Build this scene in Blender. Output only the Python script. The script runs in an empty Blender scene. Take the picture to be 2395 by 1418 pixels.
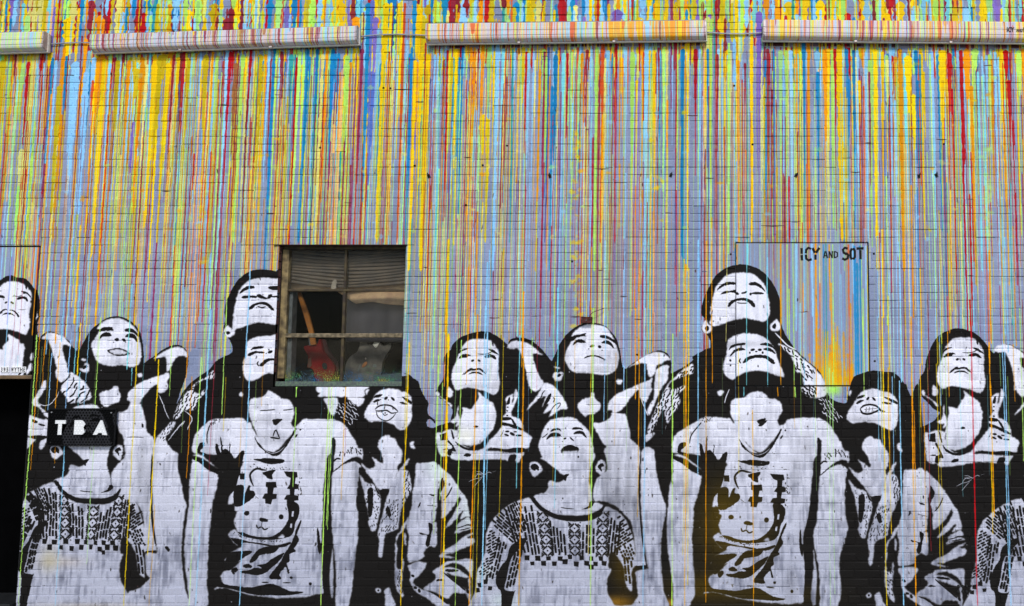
import bpy, bmesh, math, random
import numpy as np

# ------------------------------------------------------------------ camera, world, sun, exposure
sc = bpy.context.scene
C = sc.collection
R = math.radians
FPX, CU, CV = 2000.0, 1700.0, 709.0          # focal length and principal point of the photograph, in its own pixels
PITCH = math.atan(FPX / 23409.0)
DIST, CAMZ = 7.23, 1.947                     # metres from the wall, height of the lens
cam_data = bpy.data.cameras.new('camera')
cam = bpy.data.objects.new('camera', cam_data)
C.objects.link(cam)
cam.location = (0, -DIST, CAMZ)
cam.rotation_euler = (math.pi / 2 + PITCH, 0, 0)
cam_data.sensor_width = 36.0
cam_data.lens = FPX / 2395.0 * 36.0
cam_data.shift_x = (1197.5 - CU) / 2395.0
cam_data.clip_start = 0.05
cam_data.clip_end = 600.0
sc.camera = cam

world = bpy.data.worlds.new('World')
sc.world = world
world.use_nodes = True
wn = world.node_tree.nodes
wn.clear()
sky = wn.new('ShaderNodeTexSky')
sky.sky_type = 'NISHITA'
sky.sun_disc = False
sky.sun_elevation = R(43)
sky.sun_rotation = R(170)
sky.air_density = 1.0
sky.dust_density = 1.0
sky.ozone_density = 1.6
bg = wn.new('ShaderNodeBackground')
bg.inputs['Strength'].default_value = 0.075
wo = wn.new('ShaderNodeOutputWorld')
world.node_tree.links.new(sky.outputs[0], bg.inputs[0])
world.node_tree.links.new(bg.outputs[0], wo.inputs[0])

sun_data = bpy.data.lights.new('sun', 'SUN')
sun_data.energy = 1.5
sun_data.angle = R(11)
sun_data.color = (1.0, 0.97, 0.92)
sun = bpy.data.objects.new('sun', sun_data)
C.objects.link(sun)
sun.location = (3, -12, 14)
# light travels from the street side, from above, slightly from the right
sd = (math.sin(R(10)) * math.cos(R(43)), -math.cos(R(10)) * math.cos(R(43)), math.sin(R(43)))
from mathutils import Vector, Matrix
sun.rotation_euler = Vector(sd).to_track_quat('Z', 'Y').to_euler()

sc.view_settings.view_transform = 'Standard'
sc.view_settings.look = 'None'
sc.view_settings.exposure = 0.98
sc.view_settings.gamma = 1.0
sc.view_settings.use_curve_mapping = False
sc.cycles.max_bounces = 8
sc.cycles.transparent_max_bounces = 12

rng = np.random.default_rng(7)
rnd = random.Random(5)

# ------------------------------------------------------------------ photograph pixel -> point in the place
def at(u, v, y=0.0):
    """point of the plane y = const that photograph pixel (u, v) looks at"""
    u = np.asarray(u, float); v = np.asarray(v, float)
    dx = (u - CU) / FPX
    dc = -(v - CV) / FPX
    den = math.cos(PITCH) - dc * math.sin(PITCH)
    t = (DIST + y) / den
    return t * dx, CAMZ + t * (math.sin(PITCH) + dc * math.cos(PITCH))

def Z(v, y=0.0):
    return float(at(CU, v, y)[1])

def X(u, v, y=0.0):
    return float(at(u, v, y)[0])

def uv_of(x, z, y=0.0):
    yy = DIST + y
    zz = z - CAMZ
    fwd = yy * math.cos(PITCH) + zz * math.sin(PITCH)
    up = -yy * math.sin(PITCH) + zz * math.cos(PITCH)
    return CU + FPX * x / fwd, CV - FPX * up / fwd

# ------------------------------------------------------------------ the paint on the wall, worked out as a picture of the wall face
RES = 0.0033
MX0, MX1, MZ0, MZ1 = -8.6, 4.9, -0.02, 6.06
MW, MH = int((MX1 - MX0) / RES), int((MZ1 - MZ0) / RES)
hexc = lambda h: np.array([int(h[i:i + 2], 16) / 255.0 for i in (0, 2, 4)])
BASE, BLACK, WHITE = hexc('858fac'), hexc('171514'), hexc('e2e2ee')
PAL = {'Y': 'f4cc00', 'O': 'ec9600', 'M': 'cdb410', 'L': 'b2ea64', 'G': 'a8e080', 'B': '8ac8f0', 'C': '74d2e0', 'U': '1280bc',
       'N': '34549e', 'R': 'b8101a', 'D': '8e2430', 'P': '8c2a56', 'V': '7c66c0', 'S': 'eab478', 'E': 'd8541e', 'K': 'e2dc78',
       'T': '2c9c98', 'W': 'a0663a', 'H': '5c74d4', 'X': 'cf0a12', 'F': 'd8e8a0'}
PAL = {k: hexc(v) for k, v in PAL.items()}

def soft_noise(h, w, gy, gx, r=rng):
    a = r.random((gy + 2, gx + 2))
    ys = np.linspace(0, gy, h); xs = np.linspace(0, gx, w)
    y0 = ys.astype(int); x0 = xs.astype(int)
    fy = (ys - y0)[:, None]; fx = (xs - x0)[None]
    fy = fy * fy * (3 - 2 * fy); fx = fx * fx * (3 - 2 * fx)
    A = a[y0][:, x0]; B = a[y0][:, x0 + 1]; Cc = a[y0 + 1][:, x0]; D = a[y0 + 1][:, x0 + 1]
    return ((A * (1 - fx) + B * fx) * (1 - fy) + (Cc * (1 - fx) + D * fx) * fy).astype(np.float32)

img = np.empty((MH, MW, 3), np.float32)
img[:] = BASE
img *= (0.93 + 0.14 * soft_noise(MH, MW, 12, 30))[..., None]
wm = np.zeros((MH, MW), np.float32)           # where white stencil paint lies

def to_px(u, v):
    x, z = at(u, v)
    return (x - MX0) / RES, (MZ1 - z) / RES

def blur(m, n):
    for ax in (0, 1):
        for _ in range(2):
            c = np.cumsum(np.pad(m, [(n + 1, n) if a == ax else (0, 0) for a in (0, 1)], mode='edge'), axis=ax)
            m = (np.take(c, range(2 * n + 1, c.shape[ax]), ax) - np.take(c, range(0, c.shape[ax] - 2 * n - 1), ax)) / (2 * n + 1)
    return m

def mask_of(px, py, pad=2):
    """anti-aliased even-odd fill of a polygon given in wall-picture pixels"""
    c0, c1 = int(math.floor(px.min())) - pad, int(math.ceil(px.max())) + pad
    r0, r1 = int(math.floor(py.min())) - pad, int(math.ceil(py.max())) + pad
    c0, r0 = max(c0, 0), max(r0, 0); c1, r1 = min(c1, MW), min(r1, MH)
    if c1 <= c0 or r1 <= r0:
        return None
    S = 2
    w, h = (c1 - c0) * S, (r1 - r0) * S
    x = (px - c0) * S; y = (py - r0) * S
    T = np.zeros((h, w + 1), np.int32)
    xb, yb = np.roll(x, -1), np.roll(y, -1)
    for x1, y1, x2, y2 in zip(x, y, xb, yb):
        if y1 == y2:
            continue
        if y1 > y2:
            x1, y1, x2, y2 = x2, y2, x1, y1
        a, b = max(0, int(math.ceil(y1 - 0.5))), min(h - 1, int(math.ceil(y2 - 0.5)) - 1)
        if b < a:
            continue
        rows = np.arange(a, b + 1)
        xc = x1 + (rows + 0.5 - y1) * (x2 - x1) / (y2 - y1)
        np.add.at(T, (rows, np.clip(np.ceil(xc - 0.5), 0, w).astype(int)), 1)
    m = (np.cumsum(T, 1)[:, :w] & 1).astype(np.float32)
    return r0, r1, c0, c1, m.reshape(h // S, S, w // S, S).mean((1, 3))

def blend(mk, color, alpha=1.0, white=None, feather=0):
    if mk is None:
        return
    r0, r1, c0, c1, m = mk
    if feather:
        m = blur(m, feather)
    m = m * alpha
    img[r0:r1, c0:c1] = img[r0:r1, c0:c1] * (1 - m[..., None]) + color * m[..., None]
    if white is not None:
        wm[r0:r1, c0:c1] = wm[r0:r1, c0:c1] * (1 - m) + white * m

def rough(p, amp=0.9):
    """hand-cut stencil edge: small uneven steps along the outline"""
    k = np.convolve(rng.normal(0, 1.6, len(p)), (0.25, 0.5, 0.25), 'same')[:, None]
    return p + rng.normal(0, amp, p.shape) + k * rng.normal(0, 0.5, 2) * amp

def smooth(p, closed=True, n=5):
    if len(p) < 3:
        return p
    q = np.vstack([p[-1], p, p[0], p[1]]) if closed else np.vstack([p[0], p, p[-1], p[-1]])
    t = np.linspace(0, 1, n, endpoint=False)[:, None]
    out = []
    for i in range(len(p) if closed else len(p) - 1):
        a, b, c, d = q[i], q[i + 1], q[i + 2], q[i + 3]
        out.append(0.5 * (2 * b + (c - a) * t + (2 * a - 5 * b + 4 * c - d) * t ** 2 + (3 * b - a - 3 * c + d) * t ** 3))
    if not closed:
        out.append(p[-1:])
    return np.vstack(out)

def fill(p, color, alpha=1.0, white=None, feather=0):
    x, y = to_px(p[:, 0], p[:, 1])
    blend(mask_of(x, y, 2 + 3 * feather), color, alpha, white, feather)

def stroke(p, w, color, white=None, alpha=1.0, taper=0.35):
    """a painted line of width w (photograph pixels) along the points"""
    d = np.gradient(p, axis=0)
    d /= np.maximum(np.linalg.norm(d, axis=1, keepdims=True), 1e-6)
    n = np.stack([-d[:, 1], d[:, 0]], 1)
    s = np.linspace(0, 1, len(p))
    hw = (w / 2 * (taper + (1 - taper) * np.clip(np.minimum(s, 1 - s) * 6, 0, 1)))[:, None]
    fill(np.vstack([p + n * hw, (p - n * hw)[::-1]]), color, alpha, white)

def ellipse(c, r, rot=0.0, n=14):
    a = np.linspace(0, 2 * math.pi, n, endpoint=False)
    e = np.stack([np.cos(a) * r[0], np.sin(a) * r[1]], 1)
    k, s = math.cos(R(rot)), math.sin(R(rot))
    return np.array(c) + e @ np.array([[k, s], [-s, k]])

def streak(u, v0, v1, w, col, alpha=1.0, tail=0.35, blob=0.25, wob=1.0, pale=0.0):
    """a run of paint: starts at photograph pixel (u, v0), runs straight down the wall to height v1"""
    x0, z0 = at(u, v0)
    z1 = Z(v1)
    cx0 = (float(x0) - MX0) / RES
    ra, rb = (MZ1 - float(z0)) / RES, (MZ1 - z1) / RES
    r0, r1 = max(0, int(ra)), min(MH, int(rb) + 1)
    if r1 - r0 < 3:
        return
    rows = np.arange(r0, r1)
    t = (rows - ra) / max(rb - ra, 1)
    nb = int((rb - ra) * RES / 0.0677) + 3
    g = np.linspace(0, 1, nb)
    drift = np.interp(t, g, np.cumsum(rng.normal(0, 0.28, nb)) * wob)
    wid = np.interp(t, g, rng.uniform(1 - blob, 1 + blob, nb))
    zc = (MZ1 - rows * RES)
    ph = ((zc - COURSE0) / COURSE) % 1.0                       # paint gathers on the upper half of each brick
    wid = wid * (1 + 0.35 * blob * np.sin(ph * 2 * math.pi + 0.6))
    hw = w * 0.00368 / RES / 2 * wid * (1 - (1 - tail) * np.clip(t, 0, 1) ** 1.3)
    cap = np.clip((rows - ra) * 1.0, 0, None)
    hwm = np.maximum(hw, 0.35)
    hw = np.where(cap < hwm, np.sqrt(np.clip(1 - (1 - cap / hwm) ** 2, 0.02, 1)) * hw, hw)
    end = np.clip((rb - rows) / (3 * hwm + 1), 0, 1)
    hw = hw * np.sqrt(end)
    cx = cx0 + drift
    m = int(hw.max()) + 3
    c0, c1 = max(0, int(cx.min()) - m), min(MW, int(cx.max()) + m + 1)
    if c1 <= c0:
        return
    cols = np.arange(c0, c1) + 0.5
    d = np.abs(cols[None] - cx[:, None])
    a = np.clip(hw[:, None] - d + 0.5, 0, 1) * alpha
    a = np.minimum(a, np.clip(2 * hw, 0, 1)[:, None] * alpha)
    if pale:                                   # over-brushed with thin white afterwards
        a = a * (1 - pale * wm[r0:r1, c0:c1])
    c = np.clip(PAL[col] * rng.uniform(0.92, 1.06) + rng.normal(0, 0.012, 3), 0, 1)
    img[r0:r1, c0:c1] = img[r0:r1, c0:c1] * (1 - a[..., None]) + c * a[..., None]
    if not pale:
        wm[r0:r1, c0:c1] *= 1 - a

COURSE = 0.0677                                # brick course: 57 mm brick and its bed joint
COURSE0 = Z(573) - 60 * COURSE
REG = {'P': (0, 0, 1), 'U1': (0, 474, 2.991), 'U2': (800, 474, 2.991), 'U3': (1595, 474, 2.991), 'A': (0, 720, 3.992), 'B': (0, 1068, 3.992),
       'C': (600, 720, 3.992), 'D': (600, 1068, 3.992), 'E': (1200, 720, 3.992), 'F': (1200, 1068, 3.992), 'G': (1795, 720, 3.992),
       'H': (1795, 1068, 3.992), 'a': (400, 940, 5.908), 'b': (400, 1178, 5.908), 'c': (1550, 940, 5.908), 'd': (1550, 1178, 5.908),
       'e': (990, 880, 5.908), 'f': (780, 1000, 5.908), 'g': (780, 1178, 5.908), 'h': (1950, 1178, 5.908), 'i': (0, 600, 9.846),
       'j': (0, 744, 9.846), 'k': (1990, 940, 5.908), 'n': (90, 940, 11.815), 'q': (630, 740, 6.95), 'r': (630, 560, 6.95)}

# ------------------------------------------------------------------ the stencilled crowd, drawn shape by shape
# W/K smooth white/black shape, w/k straight-edged, B wall colour, wl/kl lines (width first), we/ke ellipses, hw/hk dashes inside a shape
STENCIL = {}
STENCIL['sil'] = '''
K i -4000,700 -400,560 0,525 60,490 150,450 240,440 300,450 360,478 460,490 540,500 620,545 700,630 770,730 840,790 880,870 905,980 918,1080 915,1250 905,1418 880,1500 850,1620 822,1700 812,1800 812,9000 -4000,9000
K j 800,420 870,430 930,470 945,420 1000,370 1060,330 1130,310 1210,320 1290,345 1400,400 1520,480 1620,570 1670,660 1720,720 1780,770 1840,800 1900,9000 800,9000
K A 735,410 745,400 755,370 775,330 820,250 870,190 930,140 990,100 1060,80 1130,85 1200,115 1260,160 1300,220 1325,290 1335,360 1340,430 1345,515 1380,490 1440,450 1500,405 1570,365 1640,347 1690,355 1735,395 1755,440 1757,520 1740,620 1715,700 1690,760 1670,830 1652,905 1680,840 1720,770 1780,700 1860,640 1950,580 1990,530 2030,490 2080,460 2130,440 2165,415 2172,370 2150,310 2125,275 2090,240 2083,200 2095,150 2103,100 2095,40 2109,-48 2149,-141 2202,-235 2269,-301 2362,-348 2469,-357 2583,-339 2700,-300 2720,3000 735,3000
K C 90,640 1300,640 1375,615 1420,620 1460,655 1510,690 1525,740 1550,800 1580,850 1605,885 1600,930 1595,960 1605,1000 1645,1030 1668,1065 1660,1082 1640,1055 1610,1040 1588,1065 1600,1110 1650,1122 1700,1100 1790,1075 1810,1050 1830,980 1825,945 1795,915 1755,875 1700,835 1672,795 1680,770 1700,730 1730,690 1752,640 1758,560 1748,480 1770,430 1810,390 1835,340 1900,280 1990,242 2090,222 2160,225 2250,270 2340,340 2400,380 2450,480 2500,3000 90,3000
K E -120,450 -90,400 -60,360 -49,352 -28,299 38,279 138,292 205,332 272,393 338,473 358,499 370,480 400,420 440,330 500,250 560,195 620,160 700,142 780,145 860,170 920,230 965,290 990,370 1005,440 1015,520 1045,570 1090,540 1180,475 1260,430 1340,402 1400,405 1450,440 1475,500 1478,560 1475,610 1520,590 1580,560 1640,520 1680,490 1675,465 1700,440 1760,410 1800,385 1855,368 1850,330 1830,285 1810,250 1770,225 1757,190 1790,150 2000,100 2100,3000 -120,3000
K U3 200,1000 210,960 178,915 150,890 145,860 160,815 140,790 135,750 150,680 190,590 230,520 290,465 360,440 420,433 490,445 560,480 610,530 650,590 680,660 690,720 692,790 700,870 740,950 800,1030 870,1100 940,1160 985,1220 1000,1290 1020,1340 1050,1375 1100,1400 1150,1400 1160,1350 1175,1290 1195,1230 1230,1205 1290,1185 1350,1175 1420,1185 1480,1190 1530,1230 1570,1290 1600,1350 1680,1500 1700,4000 200,4000
K G 1000,800 1270,710 1310,790 1350,850 1365,890 1352,920 1365,960 1395,1005 1430,1035 1442,1070 1432,1085 1415,1050 1385,1035 1362,1065 1370,1110 1400,1132 1440,1112 1500,1085 1560,1050 1600,1000 1610,975 1560,950 1500,890 1445,835 1422,770 1412,700 1430,640 1465,590 1480,500 1505,420 1545,330 1600,262 1680,215 1770,192 1850,205 1930,235 2010,300 2075,385 2115,425 2130,400 2165,355 2210,335 2280,350 2350,390 2450,450 2700,600 5400,700 5400,3000 1000,3000
'''
STENCIL['leftmost'] = '''
W i -60,700 0,665 80,610 210,570 300,570 380,580 460,600 540,640 600,690 650,750 690,810 705,900 700,1000 685,1100 670,1250 668,1418 680,1478 660,1618 620,1738 580,1803 500,1788 420,1743 300,1708 150,1680 0,1683 -60,1683 -600,1683 -600,760
K i 575,640 610,680 600,750 580,750 570,690
K i 465,815 500,798 570,805 640,850 695,920 700,945 680,940 630,880 570,850 530,865 510,820
kl i 14 265,915 340,915 420,918 500,890
K i 375,990 400,945 480,920 550,920 600,950 635,1020 625,1040 590,1025 565,985 500,975 440,990
K i -60,900 -20,890 40,895 100,940 70,960 0,950 -20,950
K i -60,780 -20,790 20,795 -20,805
ke i 125,1060 37,20 -30
ke i 265,1065 44,22 30
K i -20,1290 40,1230 110,1205 160,1235 110,1235 60,1260 0,1320 -20,1330
K i 200,1238 245,1225 320,1245 380,1300 430,1370 425,1395 395,1390 350,1320 290,1265 240,1245
K i 35,1355 80,1310 150,1290 230,1300 300,1340 335,1378 280,1355 200,1335 120,1330 60,1350
W i 840,1280 858,1330 855,1418 835,1460 835,1350
W j -60,760 0,710 40,715 60,640 100,590 160,540 185,500 170,440 165,370 190,370 220,390 280,420 330,450 350,475 385,480 430,500 445,560 480,585 530,600 550,650 570,690 550,730 530,850 520,980 510,1120 500,1330 -60,1330
W j 680,900 720,800 760,795 770,880 750,970 690,975
W j 600,1310 590,1230 650,1090 700,1040 745,1120 740,1180 660,1240 610,1310
K j 400,1310 430,1270 480,1265 440,1310
'''
GIRL_ARM = ''
STENCIL['girl1'] = '''
W A 850,350 870,310 900,260 925,210 905,195 920,170 960,130 1010,108 1080,98 1150,108 1210,140 1260,190 1290,250 1300,300 1315,360 1318,430 1310,500 1285,535 1235,555 1180,545 1120,538 1050,545 990,540 930,520 890,480 870,420
K A 905,205 930,200 960,185 1040,180 1050,200 1060,212 1000,215 950,220 930,225
K A 1175,195 1230,195 1270,225 1300,265 1285,270 1240,235 1170,220
K A 925,280 950,245 990,228 1030,240 1042,265 1000,270 960,270 935,290
K A 1170,270 1195,245 1230,240 1265,260 1285,310 1270,315 1245,285 1200,278
ke A 1092,298 22,15 -15
ke A 1157,302 18,15 20
ke A 1060,322 6,5
ke A 1172,322 5,5
K A 1000,402 1040,385 1110,377 1170,395 1212,428 1180,443 1120,451 1060,441
W A 1022,403 1060,393 1110,389 1160,403 1188,425 1150,435 1100,439 1055,430
W A 740,570 780,560 790,520 825,520 832,580 815,605 770,600
K A 770,560 800,535 820,550 800,565 780,575
W A 760,475 800,480 805,495 765,495
W A 1280,625 1300,610 1330,620 1325,645 1295,648
W A 930,805 965,780 1030,765 1060,735 1100,735 1105,770 1125,830 1110,880 1050,900 1000,925 960,915 935,870
W A 390,290 415,255 450,235 510,238 570,255 620,295 665,350 650,365 615,345 585,355 590,420 620,520 640,590 648,640 600,680 565,698 530,665 515,600 530,560 500,460 480,390 440,300
W A 655,600 700,620 770,670 820,730 845,790 848,850 800,870 760,890 720,885 640,890 620,840 575,790 570,740 600,690 650,650
kl A 9 660,620 600,690 560,730
hk A 14 90 14 125 580,780 680,680 820,760 820,860 650,880
W A 300,900 310,850 345,800 380,740 400,690 430,680 428,740 400,790 370,830 355,880 380,920 330,920
wl A 6 360,890 400,912 440,910 480,890 530,830 550,780
W A 350,920 380,930 430,970 455,1010 450,1030 420,1010
W A 265,1010 330,1025 400,1040 445,1050 448,1150 435,1200 350,1195 262,1185
W A 255,1215 320,1225 345,1215 290,1280 250,1315
W A 400,1230 440,1225 420,1280 390,1320 365,1310 370,1260
K A 300,1040 350,1060 340,1080 300,1065
K A 370,1080 420,1095 400,1105 360,1090
K A 300,1195 420,1195 430,1215 380,1235 300,1220
W A 1430,478 1480,440 1540,405 1600,375 1660,362 1710,380 1745,420 1742,465 1710,450 1650,465 1610,520 1590,570 1560,600 1555,510 1540,460 1490,465
W A 1185,850 1200,790 1250,740 1330,690 1430,650 1520,620 1575,605 1580,650 1560,690 1570,750 1520,795 1480,790 1470,740 1465,715 1400,760 1340,830 1300,890 1220,880
K A 1370,830 1395,795 1400,830 1385,875
W A 1080,985 1150,970 1200,930 1225,875 1300,890 1330,950 1360,1060 1370,1150 1400,1180 1440,1230 1430,1340 1420,1418 1415,1689 1410,1949 1440,2109 1455,2285 1350,2285 1340,1990 1300,1860 1200,1750 1090,1700 1015,1660 1050,1520 1110,1449 1165,1389 1160,1300 1150,1210 1110,1150 1085,1060
K A 1325,1080 1340,1095 1335,1120 1322,1110
kl A 5 1180,1210 1260,1208 1340,1212
k B 1350,885 1455,875 1455,905 1340,908
W B 1432,-40 1645,-40 1660,100 1690,250 1715,380 1738,450 1722,560 1703,700 1692,850 1700,1000 1720,1200 1735,1440 1140,1440 1180,1330 1200,1270 1300,1230 1380,1160 1395,1130 1365,1080 1365,908 1460,905 1460,830 1440,700 1424,560 1418,350 1424,150
kl B 20 1426,-80 1414,150 1412,350 1418,560 1434,700 1454,840
K B 1535,850 1560,840 1585,870 1570,890
W A 1450,1235 1500,1170 1560,1110 1590,1070 1640,1070 1600,1150 1545,1230 1640,1390 1430,1390
wl A 7 1480,810 1520,890 1550,980 1580,1040
'''
STENCIL['scarf1'] = '''
W A 1640,960 1680,870 1740,790 1800,730 1860,680 1930,640 1990,585 2003,640 1985,665 1930,670 1870,690 1800,760 1850,800 1900,770 1935,760 1900,820 1850,870 1830,930 1790,960 1720,960 1660,1030 1620,1035
hk A 70 48 13 122 1620,1040 1680,860 1860,670 2000,600 2000,660 1830,780 1930,770 1830,940 1720,970
wl A 8 1720,960 1780,1010 1790,1050 1760,1110 1750,1140
wl A 9 1690,1110 1720,1060 1680,1100 1640,1150 1570,1240
hk A 16 34 9 110 1470,1230 1590,1075 1640,1075 1560,1240
'''
STENCIL['man1'] = '''
W U1 1625,880 1630,800 1640,720 1660,650 1690,590 1730,550 1790,530 1860,525 1935,530 1990,530 1990,850 1935,850 1920,855 1880,850 1820,840 1760,850 1700,870 1650,890 1640,930 1615,900
K U1 1675,640 1690,610 1730,585 1770,585 1780,600 1740,605 1700,625
K U1 1875,595 1900,585 1990,585 1990,615 1900,610
K U1 1690,665 1710,650 1760,650 1800,655 1790,668 1750,665 1720,672
K U1 1895,655 1990,648 1990,662 1900,662
K U1 1795,650 1815,640 1840,655 1870,665 1880,645 1905,645 1890,670 1850,675 1810,665
K U1 1735,750 1755,720 1800,700 1850,695 1890,715 1915,745 1915,755 1895,750 1870,725 1830,712 1790,720 1760,745
kl U1 8 1800,725 1830,735 1860,728
W U1 1565,905 1570,880 1590,860 1605,870 1625,890 1635,920 1615,940 1590,940
K U1 1580,905 1600,900 1610,915 1590,925
W U1 1725,990 1740,965 1780,945 1850,935 1990,940 1990,1185 1880,1195 1840,1210 1790,1240 1750,1250 1715,1230 1700,1190 1700,1120 1720,1060
K U1 1755,1030 1780,1008 1840,1005 1835,1020 1790,1025
K U1 1735,1060 1780,1040 1845,1045 1840,1055 1790,1055 1745,1075
ke U1 1890,1045 18,10 -20
ke U1 1880,1030 6,5
K U1 1815,1140 1840,1110 1880,1090 1990,1095 1990,1120 1900,1105 1860,1125 1835,1145
kl U1 8 1810,1110 1800,1130 1812,1145
W U1 1670,1345 1685,1325 1700,1340 1690,1360
W C -65,880 -50,850 0,840 60,830 100,790 110,770 160,795 220,830 235,850 300,860 340,910 352,960 340,1020 322,1080 340,1110 365,1140 250,1270 180,1340 110,1340 30,1260 -10,1150 -40,1080 -60,1030 -75,960
'''
STENCIL['tee'] = '''
W a 300,780 420,850 520,950 600,975 645,1010 640,1130 600,1300 570,1420 560,1560 545,1700 520,1850 515,2000 505,2250 497,2500 492,2830 260,2830 235,2650 215,2450 190,2200 180,2000 190,1850 215,1650 245,1420 245,1300 255,1130 275,950
W a 300,700 300,560 330,460 400,370 480,300 530,260 600,235 700,235 850,228 990,228 1030,260 1060,290 1110,295 1140,390 1300,600 1450,700 1600,560 1710,360 1780,290 1830,240 1950,238 2150,240 2260,245 2363,290 2430,354 2465,414 2525,504 2565,584 2585,640 2640,654 2652,740 2640,800 2610,770 2560,760 2500,775 2390,845 2250,970 2240,900 2260,750 2275,560 2260,520 2235,510 2210,700 2160,760 2140,900 2120,1100 2100,1300 2105,1500 2090,1700 2080,1900 2075,2100 2090,2300 2100,2480 2110,2640 2000,2660 1900,2690 1800,2705 1700,2705 1500,2715 1350,2700 1100,2670 900,2620 750,2570 600,2590 650,2555 720,2540 690,2440 685,2400 750,2335 830,2325 900,2265 980,2185 930,2205 760,2195 750,2176 830,2105 810,2095 900,2045 980,1995 920,1985 860,1935 830,1885 790,1835 870,1765 920,1795 880,1705 870,1635 910,1535 880,1495 870,1405 790,1405 850,1185 900,1150 930,960 970,900 990,820 800,760 500,720
K a 610,600 640,590 690,700 680,500 690,500 710,590 720,660 760,650 800,680 805,580 820,600 815,690 850,740 880,790 960,690 1010,680 1000,760 970,880 950,990 880,1200 760,1300 700,1000 640,940 650,850 630,720
K a 360,700 365,640 400,570 460,565 450,620 400,680 440,700 540,740 570,760 650,850 640,880 560,790 480,740 400,720
K a 290,745 350,740 430,800 560,880 650,930 640,1000 600,980 500,930 400,850 300,790
W a 300,735 400,728 500,800 620,900 640,915 560,870 450,790 350,752
kl a 16 545,310 515,380 495,470 500,580
K a 1150,480 1180,530 1230,590 1300,660 1380,690 1440,700 1500,660 1580,580 1640,490 1720,360 1725,400 1660,510 1600,610 1500,725 1450,750 1380,740 1290,680 1200,600
wl a 7 1240,610 1330,690 1410,712 1500,680 1570,620
ke a 1730,470 30,12 -55
ke a 1785,385 12,12
K a 1420,260 1450,245 1530,240 1500,280 1450,320 1410,310 1430,280
K a 1140,795 1250,785 1300,775 1450,785 1560,800 1550,840 1450,860 1350,860 1250,835
K a 2225,505 2270,530 2265,640 2250,760 2240,960 2215,1200 2208,1418 2215,1700 2235,2000 2260,2200 2285,2350 2285,2830 2110,2830 2110,2640 2095,2480 2085,2200 2085,1900 2095,1600 2105,1400 2125,1100 2145,900 2170,760 2210,700
W a 2222,2080 2235,2080 2240,2660 2205,2660 2190,2400
W D 705,200 730,130 820,70 900,45 950,60 975,90 960,140 950,220 938,300 930,450 950,540 945,650 945,780 925,900 910,1050 895,1200 880,1300 840,1440 745,1440 742,1200 735,1000 720,850 705,650 698,450
K D 715,140 800,70 880,20 940,10 975,40 970,80 950,60 900,35 830,60 740,130
hk a 16 26 10 40 1060,830 1120,930 1800,960 1780,860 1100,850
hk f 16 50 14 75 60,350 130,310 260,270 390,300 390,370 250,350 120,400 60,410
kl f 22 0,470 50,430 100,440
hk a 12 30 12 60 560,240 700,235 640,300 520,330
k a 945,990 1020,990 1020,1075 950,1070
kl a 28 1140,1165 1105,1090 1092,1010 1135,950 1190,925 1260,940 1320,945
K a 1270,1000 1280,970 1430,940 1420,980 1400,1010 1400,1070 1340,1060 1300,1020
k a 1310,1110 1450,1105 1460,1185 1420,1190 1405,1270 1460,1275 1455,1340 1400,1350 1380,1418 1300,1405 1300,1345 1260,1335 1290,1270 1330,1265 1330,1185 1305,1175
k a 1560,960 1740,970 1750,1040 1720,1050 1710,1130 1765,1145 1760,1205 1710,1210 1700,1290 1760,1300 1755,1360 1700,1370 1700,1430 1620,1430 1620,1360 1560,1350 1590,1290 1640,1285 1640,1210 1600,1200 1640,1140 1650,1050 1600,1030
K a 870,1200 920,1150 1000,1160 1010,1280 1060,1170 1095,1160 1090,1220 1150,1240 1150,1310 1050,1390 1000,1418 970,1440 900,1450 870,1418 860,1300
hk a 10 30 14 80 1765,970 1820,970 1790,1400 1750,1400
kl a 14 1165,1305 1210,1340
ke b 1045,135 38,32
ke b 1520,185 33,36
K b 1220,210 1260,195 1330,220 1335,250 1290,255 1230,240
kl b 22 1262,240 1250,310
kl b 20 1180,290 1200,338 1250,318
kl b 20 1250,318 1290,360 1340,340
K b 1600,-40 1700,-30 1770,40 1760,180 1720,260 1700,380 1650,450 1560,480 1400,500 1250,500 1100,480 1000,450 920,400 1000,400 1100,440 1250,465 1400,450 1500,390 1580,300 1620,200 1615,100
w b 1670,110 1695,105 1690,180 1665,180
w b 1650,280 1675,275 1670,340 1645,335
W b 1480,470 1550,425 1560,480
K b 835,475 950,490 1100,530 1250,550 1400,575 1520,565 1640,530 1650,560 1560,600 1450,610 1300,585 1100,548 1000,545 960,600 900,560 850,510
hk b 34 16 13 30 860,390 960,430 1250,500 1560,500 1540,530 1250,530 960,460 850,420
K b 1790,230 1800,260 1770,350 1740,430 1770,500 1740,560 1700,620 1720,660 1640,700 1640,790 1600,830 1620,900 1640,960 1610,960 1590,880 1540,920 1500,980 1520,1040 1460,1050 1350,1030 1400,940 1500,820 1560,700 1640,580 1700,450 1740,330
K b 1080,800 1130,720 1200,640 1300,600 1480,600 1420,680 1300,700 1220,720 1180,780 1110,820
K b 1190,850 1300,830 1400,760 1560,680 1500,790 1400,880 1300,960 1200,990 1100,980 980,960 960,930 1080,920 1150,890 1250,890
K b 990,860 1060,830 1120,870 1100,890 1030,890
K b 740,860 800,690 980,655 1110,655 1100,690 1000,750 930,800 860,870 790,930
K b 830,920 900,880 920,920 860,980
K b 690,1090 760,1120 900,1140 1080,1160 1250,1130 1400,1110 1550,1170 1650,1210 1830,1220 1750,1250 1600,1270 1300,1270 1200,1270 1050,1240 900,1200 750,1165 640,1150
ke b 1300,1090 50,10
ke b 1600,1095 60,8
ke b 1925,1110 22,22
ke b 1660,1025 22,18
K b 2020,330 2050,420 2060,540 2090,560 2060,700 2030,640 2015,450
'''
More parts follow.
